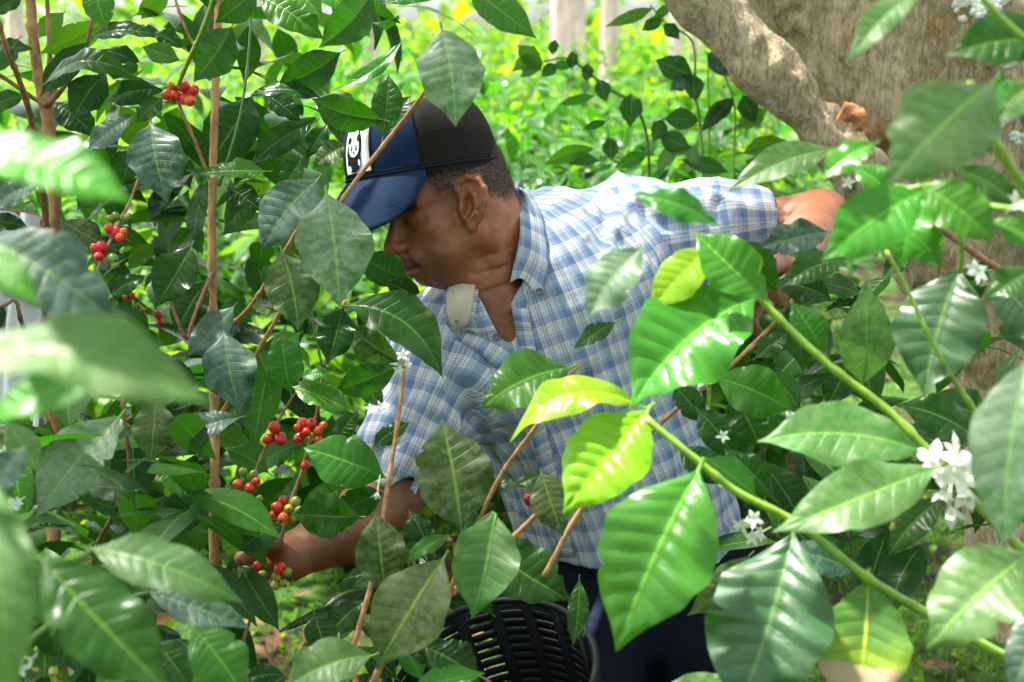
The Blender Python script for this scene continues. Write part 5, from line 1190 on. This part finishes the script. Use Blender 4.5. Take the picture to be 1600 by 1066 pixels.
ridge([(1030, 285), (1060, 310), (1100, 325)], .008, .006); ridge([(1110, 285), (1120, 315), (1115, 345)], .007, -.005); ridge([(1150, 295), (1160, 330)], .008, .005)
ridge([(900, 460), (920, 560), (960, 640)], .012, .006); ridge([(860, 480), (880, 590), (905, 700)], .010, -.006); ridge([(830, 600), (850, 720), (870, 830)], .012, .008); ridge([(880, 720), (895, 800), (900, 875)], .009, -.008); ridge([(920, 760), (930, 830), (930, 880)], .010, .009); ridge([(950, 740), (960, 820), (958, 880)], .009, -.008)
ridge([(800, 660), (830, 640), (870, 650)], .010, .006); ridge([(1080, 640), (1110, 720), (1120, 850)], .012, .008); ridge([(1050, 660), (1070, 760), (1080, 850)], .010, -.008)
ridge([(985, 285), (975, 320), (968, 370)], .004, -.0025)                   # armhole seam
def shirt_disp(Pp, d):
    w = Pp + .03 * np.stack([vnoise(Pp * 7 + 3), vnoise(Pp * 7 + 9), vnoise(Pp * 7 + 17)], 1)
    o = -.0062 * (1 - np.abs(vnoise(w * np.array([16, 9, 16]) + 5)) * 2.2) - .0016 * vnoise(w * 48) - .0030 * (1 - np.abs(vnoise(w * np.array([30, 17, 30]) + 11)) * 2.5) * (vnoise(Pp * 9 + 31) > -.2)
    for a, b, wd_, am in RID:
        ab = b - a; t = np.clip(((Pp - a) @ ab) / ab.dot(ab), 0, 1); q = np.linalg.norm(Pp - a - t[:, None] * ab, axis=1)
        o = o - am * np.exp(-(q / wd_) ** 2)
    return o
sV, sF = sdf_mesh(shirt_p + sh_cut + nk, C(480, 920, 1.6) + [0, -.03, -.05], np.array([.50, .30, 2.35]), .0034, shirt_disp, .016)
sV = relax(sV, sF, 1, .4)
BO = [(TA, TB, .15), (LS + np.array([-.015, 0, 0]), CUF_L + np.array([.1, 0, 0]), .055), (RS + (RE - RS) * .05, RE, .060)]
def bone_uv(V, Fq, bi_force=None):
    fc = V[Fq].mean(1); D = []
    for a, b, r in BO:
        ab = b - a; t = np.clip((fc - a) @ ab / ab.dot(ab), 0, 1); D.append(np.linalg.norm(fc - a - t[:, None] * ab, axis=1) - r)
    bi = np.argmin(np.stack(D, 1), 1) if bi_force is None else np.full(len(Fq), bi_force)
    uv = np.zeros((len(Fq), 4, 2))
    for k, (a, b, r) in enumerate(BO):
        m = bi == k; ax = nrm(b - a); e1 = nrm(np.cross(ax, np.array([.05, .02, 1]))); e2 = np.cross(ax, e1)
        vc = V[Fq[m]]
        if not len(vc): continue
        def ang(p): q = p - a; return np.arctan2(q @ e1, -(q @ e2)), q @ ax
        av, tv = ang(vc); ac, _ = ang(fc[m]); av = ac[:, None] + (av - ac[:, None] + math.pi) % (2 * math.pi) - math.pi
        uv[m, :, 0] = av * r; uv[m, :, 1] = tv + k * .37
    return uv.reshape(-1, 2)
def plaid():
    t = NT("shirt plaid cotton"); uvn = t.n("ShaderNodeUVMap"); s3 = t.n("ShaderNodeSeparateXYZ"); t.l(uvn.outputs[0], s3.inputs[0])
    blue, lb, wh, gr, vi = (.20, .30, .50), (.40, .50, .69), (.80, .81, .84), (.20, .19, .24), (.44, .43, .52)
    def ramp(x, per, ph, seq):
        f = t.math('FRACT', t.math('ADD', t.math('DIVIDE', x, per), ph)); r = t.n("ShaderNodeValToRGB"); r.color_ramp.interpolation = 'LINEAR'
        e = r.color_ramp.elements; e.remove(e[1]); e[0].position = 0; e[0].color = (*seq[0][1], 1); pc = seq[0][1]
        for p, c in seq[1:]:
            x_ = e.new(max(0, p - .006)); x_.color = (*pc, 1); y_ = e.new(min(1, p + .006)); y_.color = (*c, 1); pc = c
        t.l(f, r.inputs[0]); return r.outputs[0]
    seq = [(0, blue), (.28, wh), (.375, lb), (.41, wh), (.47, gr), (.49, vi), (.545, wh), (.57, vi), (.63, gr), (.65, wh), (.71, lb), (.735, wh), (.80, lb)]
    seq2 = [(0, blue), (.36, wh), (.42, lb), (.46, wh), (.53, gr), (.55, wh), (.62, gr), (.64, wh), (.70, lb), (.74, wh), (.80, lb)]
    cu = ramp(s3.outputs[0], .0320, .1, seq); cv = ramp(s3.outputs[1], .0290, .25, seq2)
    wv = t.n("ShaderNodeTexChecker"); wv.inputs['Scale'].default_value = 1; mp = t.scaled(uvn.outputs[0], (1600, 1600, 1)); t.l(mp, wv.inputs[0])
    c = t.mix(.47, cu, cv)
    c = t.mix(.35, c, t.mix(1.0, cu, cv, 'MULTIPLY'))
    n = t.noise(6, 4, .6); n2 = t.noise(500, 2)
    c = t.mix(t.math('MULTIPLY', t.step(n, .45, .8), .18), c, (.42, .42, .44))
    c = t.mix(.12, c, t.mix(n2, (.1, .1, .1), (.9, .9, .9)), 'OVERLAY')
    b = t.bsdf(c, .85, .2, t.bump(t.math('ADD', n2, t.noise(90, 4)), .35, .0012), Sheen_Weight=.1)
    tr = t.n("ShaderNodeBsdfTranslucent"); t.l(c, tr.inputs[0]); mx = t.n("ShaderNodeMixShader"); mx.inputs[0].default_value = .12; t.l(b.outputs[0], mx.inputs[1]); t.l(tr.outputs[0], mx.inputs[2])
    return t.done(mx)
PLAID = plaid()
suv = bone_uv(sV, sF)
shirt = child("shirt", to_world(sV), sF[:, ::-1], PLAID, man, suv.reshape(-1, 4, 2)[:, ::-1].reshape(-1, 2), base=MAN)
shirt['label'] = "blue and white plaid cotton shirt with open collar"
SBV = BVHTree.FromPolygons([tuple(v) for v in sV], [tuple(int(i) for i in f) for f in sF])
BBV = BVHTree.FromPolygons([tuple(v) for v in bV[::1]], [tuple(int(i) for i in f) for f in bF])
def cloth_hit(px, py, off=.0, body=False, dflt=1.86):
    u = Vector(C(px, py, 1.0)); best = None
    for bv in ((SBV, BBV) if body else (SBV,)):
        h = bv.ray_cast(Vector((0, 0, 0)), u)
        if h[0] is not None and (best is None or h[0].z < best): best = h[0].z
    return C(px, py, (best if best is not None else dflt) - off)
def cloth_strip(name, rows, mat, thick=.0016, parent=None, uvrot=0, uvoff=0.0, nr=None):
    """rows: list of polylines in camera space (same count); doubled into a thin sheet"""
    Rw = np.array([catmull(r, 30) for r in rows]); k, m = Rw.shape[:2]
    if k > 2 or nr:
        Rw = np.stack([catmull(Rw[:, j], nr or (k - 1) * 6 + 1) for j in range(m)], 1); k = Rw.shape[0]
    V = Rw.reshape(-1, 3); F = grid_faces(k, m)
    du = np.concatenate([[0], np.cumsum(np.linalg.norm(np.diff(Rw[k // 2], axis=0), axis=1))]); dv = np.concatenate([[0], np.cumsum(np.linalg.norm(np.diff(Rw[:, m // 2], axis=0), axis=1))])
    uv = np.stack([np.tile(du, k), np.repeat(dv, m)], 1)
    if uvrot: uv = uv[:, ::-1]
    uv = uv + uvoff
    e1 = np.gradient(Rw, axis=0); e2 = np.gradient(Rw, axis=1); nn = np.cross(e1, e2); nn /= np.linalg.norm(nn, axis=2, keepdims=True) + 1e-9
    nn = nn.reshape(-1, 3)
    if nn[:, 2].mean() > 0: nn = -nn
    nV = len(V); Vb = V - nn * thick
    bd = np.concatenate([np.arange(m - 1), m - 1 + m * np.arange(k - 1), (k * m - 1) - np.arange(m - 1), (k - 1) * m - m * np.arange(k - 1)])
    bn = np.roll(bd, -1)
    FF = np.concatenate([F, F[:, ::-1] + nV, np.stack([bd, bd + nV, bn + nV, bn], 1)])
    return child(name, to_world(np.vstack([V, Vb])), FF, mat, parent or shirt, np.vstack([uv, uv]))
H = lambda x, y, o=.004: cloth_hit(x, y, o, True)
# collar: the wing on the right of the picture, the folded open wing on the left, the band round the neck
col_in = [C(800, 290, 1.905), C(809, 318, 1.868), C(813, 350, 1.842), C(811, 385, 1.83), C(803, 415, 1.828), C(797, 441, 1.828)]
col_md = [C(816, 296, 1.90), C(829, 325, 1.862), C(834, 360, 1.838), C(834, 395, 1.826), C(824, 420, 1.824), C(816, 436, 1.824)]
col_out = [C(828, 302, 1.915), C(846, 332, 1.88), C(853, 370, 1.86), C(857, 410, 1.848), C(853, 442, 1.838), C(845, 468, 1.83)]
for q in (col_md, col_out):
    for i in range(len(q)):
        px, py = q[i][0] / q[i][2] * FPX + 800, 533 - q[i][1] / q[i][2] * FPX
        h = cloth_hit(px, py, .006, True); q[i] = C(px, py, min(q[i][2], h[2])) if h[2] > 1.7 else q[i]
cloth_strip("collar", [col_in, col_md, col_out], PLAID, .002, None, 1, .021)
cloth_strip("collar", [[C(799, 290, 1.93), C(806, 318, 1.90), C(809, 350, 1.875), C(806, 385, 1.865), C(800, 415, 1.862), C(795, 444, 1.86)], col_in], PLAID, .0015, None, 1, .04, 4)
L1 = [H(738, 452, .008), H(752, 470, .008), H(764, 495, .008), H(775, 516, .007)]
L2 = [H(722, 450, .014), H(734, 474, .014), H(744, 500, .012), H(752, 520, .008)]
L3 = [C(708, 453, 1.80), C(712, 480, 1.80), C(720, 504, 1.81), C(732, 518, 1.82)]
cloth_strip("collar", [L1, L2, L3], PLAID, .002, None, 0, .013)
CREAM = fabric("collar lining cream", (.42, .37, .29), (.52, .47, .38), 600)
c1 = [C(744, 438, 1.845), C(742, 454, 1.815), C(740, 472, 1.803), C(736, 490, 1.799), C(731, 507, 1.801), C(720, 516, 1.806)]
c2 = [C(722, 440, 1.835), C(719, 455, 1.800), C(717, 472, 1.790), C(716, 490, 1.790), C(715, 506, 1.795), C(714, 515, 1.802)]
c3 = [C(701, 446, 1.835), C(698, 459, 1.805), C(697, 474, 1.798), C(698, 491, 1.797), C(704, 506, 1.800), C(711, 515, 1.806)]
cl = cloth_strip("collar", [c1, c2, c3], CREAM, .002); cl['label'] = "cream lining of the collar tip folded open"
# the plaid outer side of the same folded tip, showing as a rim round the lining
sh = lambda q, dx, dy, dz: [p + np.array([dx * p[2] / FPX, -dy * p[2] / FPX, dz]) for p in q]
cloth_strip("collar", [sh(c1, 5, 4, .006), sh(c2, -1, 5, .008), sh(c3, -5, 4, .006)], PLAID, .002, None, 0, .017)
# front band and edge of the opening, placed on the cloth
def on_cloth(pts, off): return [cloth_hit(x, y, off) for x, y in pts]
cloth_strip("placket", [on_cloth([(722, 516), (756, 528), (790, 545), (822, 575), (846, 640), (866, 720), (884, 800), (898, 872)], .0035), on_cloth([(712, 530), (744, 548), (770, 570), (796, 600), (822, 655), (842, 732), (860, 808), (872, 872)], .0035)], PLAID, .002, None, 0, .03, 4)
cloth_strip("collar_stand", [on_cloth([(797, 450), (800, 480), (806, 520), (812, 550), (830, 590)], .003), on_cloth([(822, 452), (826, 485), (832, 520), (838, 550), (850, 590)], .003)], PLAID, .0018, None, 0, .05, 4)
BUT = simple("button grey", (.10, .11, .14), .35, .5, 200, .3, .1, .0003)
for x, y in ((843, 456), (776, 527), (712, 506), (832, 660), (853, 745), (872, 820)):
    c = cloth_hit(x, y, .008, True) if (x, y) != (712, 506) else C(713, 503, 1.790)
    if (x, y) == (843, 456): c = C(843, 456, col_out[4][2] - .004)
    n = np.array([.05, .15, -1]); mb = MB(); u = nrm(np.cross(n, [0, 1, 0])); w = np.cross(nrm(n), u); a = np.linspace(0, 6.2832, 20, endpoint=False)
    rr = .0050 if (x, y) != (712, 506) else .0024
    rings = [c + n * z + q * rr * (np.cos(a)[:, None] * u + np.sin(a)[:, None] * w) for q, z in ((.9, -.0005), (1.0, .0006), (.9, .0018), (.72, .0016), (.66, .0009), (.2, .0009))]
    Vq = np.concatenate(rings); Fq = np.concatenate([np.stack([k * 20 + np.arange(20), k * 20 + (np.arange(20) + 1) % 20, (k + 1) * 20 + (np.arange(20) + 1) % 20, (k + 1) * 20 + np.arange(20)], 1) for k in range(5)])
    mb.add(to_world(Vq), Fq); mb.child("button", [BUT], shirt)
# ------------------------------------------------------------------ trousers and boots
hipW = W(C(1003, 905, 2.06))
def w2c(x, y, z): return toC(np.array([x, y, z]))
hz = hipW[2]
fx, fy = hipW[0], hipW[1]
kneeR, kneeL = np.array([fx - .13, fy - .26, .47]), np.array([fx + .16, fy - .22, .48])
ankR, ankL = np.array([fx - .15, fy - .02, .10]), np.array([fx + .20, fy + .02, .10])
hR, hL = hipW + [-.085, 0, -.02], hipW + [.09, .01, -.02]
tr_p = [Cap(toC(hipW + [-.05, .02, .10]), toC(hipW + [.05, .02, .10]), .098, .098, .05), Cap(toC(hR), toC(hL), .105, .105, .05), Cap(toC(hR), toC(kneeR), .100, .074, .05), Cap(toC(hL), toC(kneeL), .100, .074, .05), Cap(toC(kneeR), toC(ankR), .070, .062, .03), Cap(toC(kneeL), toC(ankL), .070, .062, .03)]
def tr_disp(Pp, d): return -.006 * (1 - 2 * np.abs(vnoise(Pp * np.array([13, 9, 13])))) - .002 * vnoise(Pp * 40)
allp = np.array([toC(q) for q in (hipW, kneeR, kneeL, ankR, ankL)])
tV, tF = sdf_mesh(tr_p, allp.min(0) - .22, allp.max(0) + .26, .007, tr_disp, .01)
TROU = fabric("trousers dark navy", (.003, .005, .012), (.008, .012, .024), 500)
child("trousers", to_world(tV), tF[:, ::-1], TROU, man, base=MAN)
for k, q in ((0, ankR), (1, ankL)):
    b_p = [Cap(toC(q + [0, .01, .06]), toC(q + [0, .01, -.04]), .058, .055, .03), Cap(toC(q + [0, .02, -.05]), toC(q + [-.01, -.17, -.062]), .048, .042, .03), Half(toC(q + [0, 0, -.098]), toC(np.array([0, 0, -1.0])) - toC(np.zeros(3)), .004)]
    gV, gF = sdf_mesh(b_p, toC(q) - .3, toC(q) + .3, .006)
    child("boot", to_world(gV), gF[:, ::-1], simple("boot rubber black", (.02, .02, .02), .5, .4), man)
# ------------------------------------------------------------------ basket at the man's waist
def basket():
    cc = C(762, 1060, 1.62)
    ax = nrm(np.array([-.24, .80, -.50]))                 # towards the open rim, camera axes
    top = toC(W(cc)); r0, r1, hh = .124, .098, .28
    e1 = nrm(np.cross(ax, [0, 0, 1.0])); e2 = np.cross(ax, e1)
    b = empty("basket", W(cc - ax * hh), "round black plastic harvest basket with slotted sides at the man's waist", "basket")
    m = simple("basket black plastic", (.008, .009, .011), .6, .12, 60, .3, .1, .0005)
    def pt(a, t, r_off=0.0):
        r = r0 + (r1 - r0) * t + r_off + .006 * np.sin(t * 3.14)
        return cc - ax * (hh * t) + (np.cos(a) * r)[..., None] * e1 + (np.sin(a) * r)[..., None] * e2 if np.ndim(a) else cc - ax * hh * t + math.cos(a) * r * e1 + math.sin(a) * r * e2
    def band(mb, A, Tt, th):
        """patch of wall with thickness; A angles (n), Tt (t0,t1)"""
        n = len(A); k = 3; tt = np.linspace(*Tt, k)
        out = np.stack([pt(A, t, th / 2) for t in tt]); inn = np.stack([pt(A, t, -th / 2) for t in tt])
        V = np.concatenate([out.reshape(-1, 3), inn.reshape(-1, 3)]); F = grid_faces(k, n); o = k * n
        bd = np.concatenate([np.arange(n - 1), n - 1 + n * np.arange(k - 1), (k * n - 1) - np.arange(n - 1), (k - 1) * n - n * np.arange(k - 1)]); bn = np.roll(bd, -1)
        mb.add(W(V), np.concatenate([F, F[:, ::-1] + o, np.stack([bd, bd + o, bn + o, bn], 1)]))
    full = np.linspace(0, 6.28318, 97)
    mb = MB()
    nr = 18
    for i in range(nr):
        t = .07 + .86 * i / (nr - 1); band(mb, full, (t - .016, t + .016), .0032)
    nv = 18
    for i in range(nv):
        a = 6.28318 * i / nv; w_ = .058; band(mb, np.linspace(a - w_, a + w_, 5), (.0, .99), .0046)
    V, F, U, mi = mb.get(); w = child("slotted_wall", V, F, m, b)
    mb = MB(); addtube(mb, W(np.stack([pt(a, 0.0, .002) for a in full])), 0.0045, 8, 110, cap=False); mb.child("rim", [m], b)
    mb = MB(); rr = np.linspace(.0, 1, 8); V = np.concatenate([[cc - ax * (hh - .003) + q * r1 * 1.02 * (math.cos(a) * e1 + math.sin(a) * e2) for a in full[:-1]] for q in rr]); n = 96
    F = np.concatenate([np.stack([k * n + np.arange(n), k * n + (np.arange(n) + 1) % n, (k + 1) * n + (np.arange(n) + 1) % n, (k + 1) * n + np.arange(n)], 1) for k in range(7)])
    mb.add(W(V), F); mb.child("bottom", [m], b)
    # waist strap, from rim round the hips
    hip = toC(W(C(1003, 905, 2.06)))
    ang = np.linspace(0, 6.283, 73); hd_ = [np.linalg.norm(pt(a_, 0.0) - hip) for a_ in ang]; am = ang[int(np.argmin(hd_))]; qa, qb = pt(am + .9, 0.0), pt(am - .9, 0.0)
    if qa[0] < qb[0]: qa, qb = qb, qa
    pth = [qa, C(960, 905, 1.88), C(1030, 900, 1.925), C(1110, 900, 1.95), C(1165, 890, 2.06), C(1110, 880, 2.17), C(990, 880, 2.19), C(880, 900, 2.08), C(830, 930, 1.92), qb]
    mb = MB(); addtube(mb, W(np.array(pth)), .0075, 6, 70); mb.child("waist_strap", [fabric("strap webbing", (.008, .012, .03), (.016, .022, .05))], b)
basket()
# ------------------------------------------------------------------ leaning tree
def big_tree():
    axp = [C(1880, 1120, 2.98), C(1820, 760, 2.95), C(1715, 400, 2.92), C(1480, 60, 2.90), C(1220, -300, 2.88), C(960, -700, 2.9)]
    ra = [.46, .38, .35, .345, .30, .24]
    pr = [Cap(axp[i], axp[i + 1], ra[i], ra[i + 1], .06) for i in range(5)]
    fl = [C(960, -150, 2.56), C(1095, 0, 2.55), C(1200, 110, 2.55), C(1292, 208, 2.56), C(1362, 288, 2.60), C(1470, 420, 2.68), C(1600, 620, 2.75)]
    fr_ = [.036, .040, .044, .040, .042, .05, .08]
    pr += [Cap(fl[i], fl[i + 1], fr_[i], fr_[i + 1], .012 if i < 4 else .05) for i in range(6)]
    pr += [Cap(C(1480, 250, 2.72), C(1700, 760, 2.8), .07, .12, .06), Cap(C(1300, -60, 2.68), C(1420, 180, 2.66), .05, .07, .05), Cap(C(1560, 80, 2.62), C(1660, 420, 2.66), .05, .08, .06)]
    pr += [Cap(C(1150, -20, 2.50), C(1325, 200, 2.545), .014, .016, .03, 's')]
    def dsp(Pp, d):
        return -.020 * vnoise(Pp * 6) - .010 * vnoise(Pp * np.array([14, 8, 14])) - .006 * (1 - 2 * np.abs(vnoise(Pp * np.array([34, 14, 34])))) - .003 * vnoise(Pp * 70)
    V, F = sdf_mesh(pr, C(900, 1150, 2.2) + [0, 0, -.3], C(1900, -760, 3.4) + [.3, .1, 0], .009, dsp, .035)
    base = W(axp[0]); base[2] = 0
    t = empty("tree", base, "large leaning shade tree with rough tan bark, lichen and a ridged left edge", "tree")
    m = NT("bark rough tan"); v = m.coord(); vs2 = m.scaled(v, (1, .8, .55))
    n1 = m.noise(3.2, 5, .6, v); n2 = m.noise(38, 6, .68, vs2, .6); n3 = m.noise(130, 4, .7, vs2); n4 = m.noise(7, 4, .6, v)
    c = m.mix(m.step(n2, .32, .66), (.24, .18, .105), (.55, .45, .30))
    c = m.mix(m.math('MULTIPLY', m.step(n3, .5, .72), .5), c, (.66, .58, .44))
    c = m.mix(m.math('MULTIPLY', m.step(n1, .50, .66), .55), c, (.16, .145, .045))
    c = m.mix(m.math('MULTIPLY', m.step(m.math('ADD', n4, m.math('MULTIPLY', n3, .2)), .68, .74), .6), c, (.36, .17, .045))
    vo = m.n("ShaderNodeTexVoronoi", feature='F1'); vo.inputs['Scale'].default_value = 4.5; m.l(v, vo.inputs['Vector'])
    li = m.math('SUBTRACT', 1.0, m.step(m.math('ADD', vo.outputs['Distance'], m.math('MULTIPLY', m.math('SUBTRACT', n2, .5), .35)), .10, .15))
    li = m.math('MULTIPLY', li, m.step(m.noise(1.7, 1, .5, v), .50, .54))
    c = m.mix(li, c, (.62, .64, .58))
    mp = m.n("ShaderNodeMapping"); m.l(v, mp.inputs[0]); mp.inputs['Rotation'].default_value = (0, .62, 0); mp.inputs['Scale'].default_value = (1, 1, .16)
    nf = m.noise(210, 3, .65, mp.outputs[0], .4); c = m.mix(m.math('MULTIPLY', m.step(nf, .54, .68), .65), c, (.10, .068, .035)); c = m.mix(m.math('MULTIPLY', m.step(nf, .46, .34), .45), c, (.68, .58, .42))
    h = m.math('ADD', m.math('MULTIPLY', n2, .6), m.math('SUBTRACT', m.math('MULTIPLY', n3, .5), m.math('MULTIPLY', nf, .6)))
    mm = m.done(m.bsdf(c, .9, .2, m.bump(h, 1.0, .010)))
    child("trunk", W(V), F[:, ::-1], mm, t, base=base)
    # pale lichen rosettes raised off the bark
    lm = simple("lichen pale", (.58, .62, .55), .9, .2, 120, .25, .8, .002)
    rng = np.random.RandomState(4)
    bv = BVHTree.FromPolygons([tuple(q) for q in V], [tuple(int(i) for i in f) for f in F])
    mb = MB()
    for px, py, rp in ((1505, 2, 22), (1530, 8, 26), (1556, 0, 24), (1520, -14, 30), (1590, 215, 10), (1566, 190, 9), (1578, 100, 10)):
        for _ in range(int(rp * 1.2)):
            q = C(px + rng.normal(0, rp * .45), py + rng.normal(0, rp * .30), 1.0); hh = bv.ray_cast(Vector((0, 0, 0)), Vector(q))
            if hh[0] is None: continue
            n = np.array(hh[1]); n = -n if n[2] > 0 else n
            a = np.linspace(0, 6.283, 9, endpoint=False); u = nrm(np.cross(n, [.2, 1, .1])); w2 = np.cross(n, u); r = rng.uniform(.004, .009)
            rr = r * rng.uniform(.6, 1.3, 9)[:, None]
            V2 = np.vstack([np.array(hh[0]) + n * .001 + rr * (np.cos(a)[:, None] * u + np.sin(a)[:, None] * w2), np.array(hh[0]) + n * .0045 + .55 * rr * (np.cos(a)[:, None] * u + np.sin(a)[:, None] * w2), [np.array(hh[0]) + n * .004]])
            i = np.arange(9); j = (i + 1) % 9
            k = mb.n; mb.add(W(V2), np.stack([i, j, 9 + j, 9 + i], 1)); mb.F3.append(np.stack([9 + i, 9 + j, np.full(9, 18)], 1) + k); mb.m3.append(np.zeros(9, int))
    o = mb.child("lichen", [lm], t); o['kind'] = 'stuff'
    # crown: limbs and leaves overhead, above the picture
    rng = np.random.RandomState(8); lb = MB(); fo = MB()
    top = W(axp[-1]); ends = []
    for k in range(15):
        a = rng.uniform(0, 6.28); e = top + np.array([math.cos(a) * rng.uniform(.6, 2.6), math.sin(a) * rng.uniform(.6, 2.6), rng.uniform(.9, 2.3)])
        addtube(lb, [top - [0, 0, .1], (top + e) / 2 + [0, 0, .25], e], [.09, .05, .015], 8, 12); ends.append(e); ends.append((top + e) / 2 + [0, 0, .25])
    for e in ends:
        for _ in range(CROWN_N):
            b = e + rng.normal(0, 1, 3) * [.55, .55, .35]; a = rng.uniform(0, 6.28); el = rng.normal(-.2, .4)
            rand_leaf(fo, b, np.array([math.cos(a) * math.cos(el), math.sin(a) * math.cos(el), math.sin(el)]), rng.uniform(.12, .22), rng, 0, 4, 2, wr=.5)
    lb.child("limbs", [mm], t); fo.child("crown", [LM['m']], t)
    # dry curled leaf lodged in the fork
    dl = leaf_geo(P(1352, 172, 2.46), P(1306, 188, 2.44), nrm(np.array([.1, -.7, .6])), .042, 18, 8, arch=.25, fold=.5, wave=.12, quilt=.03, curl=.8, twist=1.5, seed=3)
    o = dl.child("dry_leaf", [simple("dead leaf orange brown", (.45, .19, .07), .6, .3, 60, .5, .3, .001)], None); tag(o, "curled orange brown dead leaf lodged in the fork of the leaning tree", "dry leaf")
    dl = leaf_geo(P(1330, 200, 2.45), P(1356, 178, 2.43), nrm(np.array([.3, -.7, .4])), .034, 18, 8, arch=.3, fold=.5, wave=.12, quilt=.03, curl=.8, twist=-1.5, seed=9)
    o = dl.child("dry_leaf", [simple("dead leaf brown", (.34, .15, .07), .6, .3, 60, .5, .3, .001)], None); tag(o, "smaller brown dead leaf folded over the orange one on the tree", "dry leaf")
CROWN_N = 20
big_tree()
# white cloth seen behind the forked stems at the far left
def white_cloth():
    x = np.linspace(-1, 1, 40); y = np.linspace(0, 1, 24); X, Y = np.meshgrid(x, y)
    p = np.stack([X.ravel() * 3, Y.ravel() * 1.2, 0 * X.ravel()], 1)
    z = .02 * np.sin(X * 9 + Y * 2) + .012 * vnoise(p * 3).reshape(X.shape)
    c = C(8, 330, 2.09); V = np.stack([c[0] + X * .068, c[1] - Y * .30 - .015 * X ** 2, c[2] + z - .04 * (1 - (1 - Y) ** 2)], -1).reshape(-1, 3)
    V2 = V + np.array([0, 0, .003]) + np.stack([0 * X, 0 * X, .05 * np.sin(np.clip(Y * 2.2, 0, 1) * 1.57)], -1).reshape(-1, 3)
    F = grid_faces(24, 40)
    o = child("white_cloth", W(np.vstack([V, V2])), np.concatenate([F, F[:, ::-1] + len(V)]), fabric("white cotton", (.70, .72, .76), (.82, .83, .86)), None)
    tag(o, "white cloth hanging behind the forked stems at the left edge", "cloth")
    sb = MB(); addtube(sb, [P(-80, 330, 2.12), P(8, 331, 2.115), P(60, 340, 2.10), P(86, 400, 2.05)], .004, 6, 30)
    o2 = sb.child("branch", [MT['brown']], bushB)
white_cloth()

# unseen tree added left of view to shade bushes and man; gaps pass sun
def added_shade_tree():
    rng = np.random.RandomState(31)
    t = empty("tree", (-2.7, 2.7, 0), "unseen tree added beyond the left edge to shade the bushes and the man", "tree")
    mb = MB(); addtube(mb, [np.array([-2.7, 2.7, -.1]), np.array([-2.65, 2.65, 1.6]), np.array([-2.4, 2.5, 3.2]), np.array([-2.0, 2.4, 4.6])], [.14, .11, .09, .05], 10, 20)
    ends = []
    for k in range(16):
        b = np.array([-2.45 + .3 * rng.rand(), 2.5, 3.0 + 1.3 * rng.rand()]); e = np.array([rng.uniform(-3.0, 1.2), rng.uniform(.4, 4.0), rng.uniform(3.5, 4.9)])
        addtube(mb, [b, (b + e) / 2 + [0, 0, .25], e], [.035, .022, .008], 6, 10); ends.append((b, e))
    mb.child("trunk", [simple("bark added tree", (.26, .18, .11), .9, .2, 14, .4, .6, .01)], t)
    sd = np.array(SUND); gaps = [(P(1430, 120, 2.6), .22), (P(1200, 60, 2.5), .16), (W(C(1020, 290, 2.0)), .13), (W(C(920, 290, 2.0)), .07), (P(1050, 420, 1.25), .05), (P(60, 270, .6), .14), (P(1340, 330, 1.05), .13), (P(620, 210, 1.8), .05), (P(470, 640, 1.65), .05), (P(450, 30, 1.7), .08)]
    fo = MB(); n = 0
    while n < 3400:
        b = np.array([rng.uniform(-3.3, .9), rng.uniform(.1, 4.2), rng.uniform(3.4, 5.0)])
        if vnoise(b[None] * 1.9)[0] < -.38: n += 1; continue
        skip = False
        for gp, r in gaps:
            q = b - gp; q = q - sd * q.dot(sd)
            if np.linalg.norm(q) < r + .08: skip = True
        n += 1
        if skip: continue
        a = rng.uniform(0, 6.28); el = rng.normal(-.15, .35)
        rand_leaf(fo, b, np.array([math.cos(a) * math.cos(el), math.sin(a) * math.cos(el), math.sin(el)]), rng.uniform(.13, .24), rng, rng.randint(2), 4, 2, wr=.5)
    fo.child("crown", [LM['m'], LM['d']], t)
added_shade_tree()
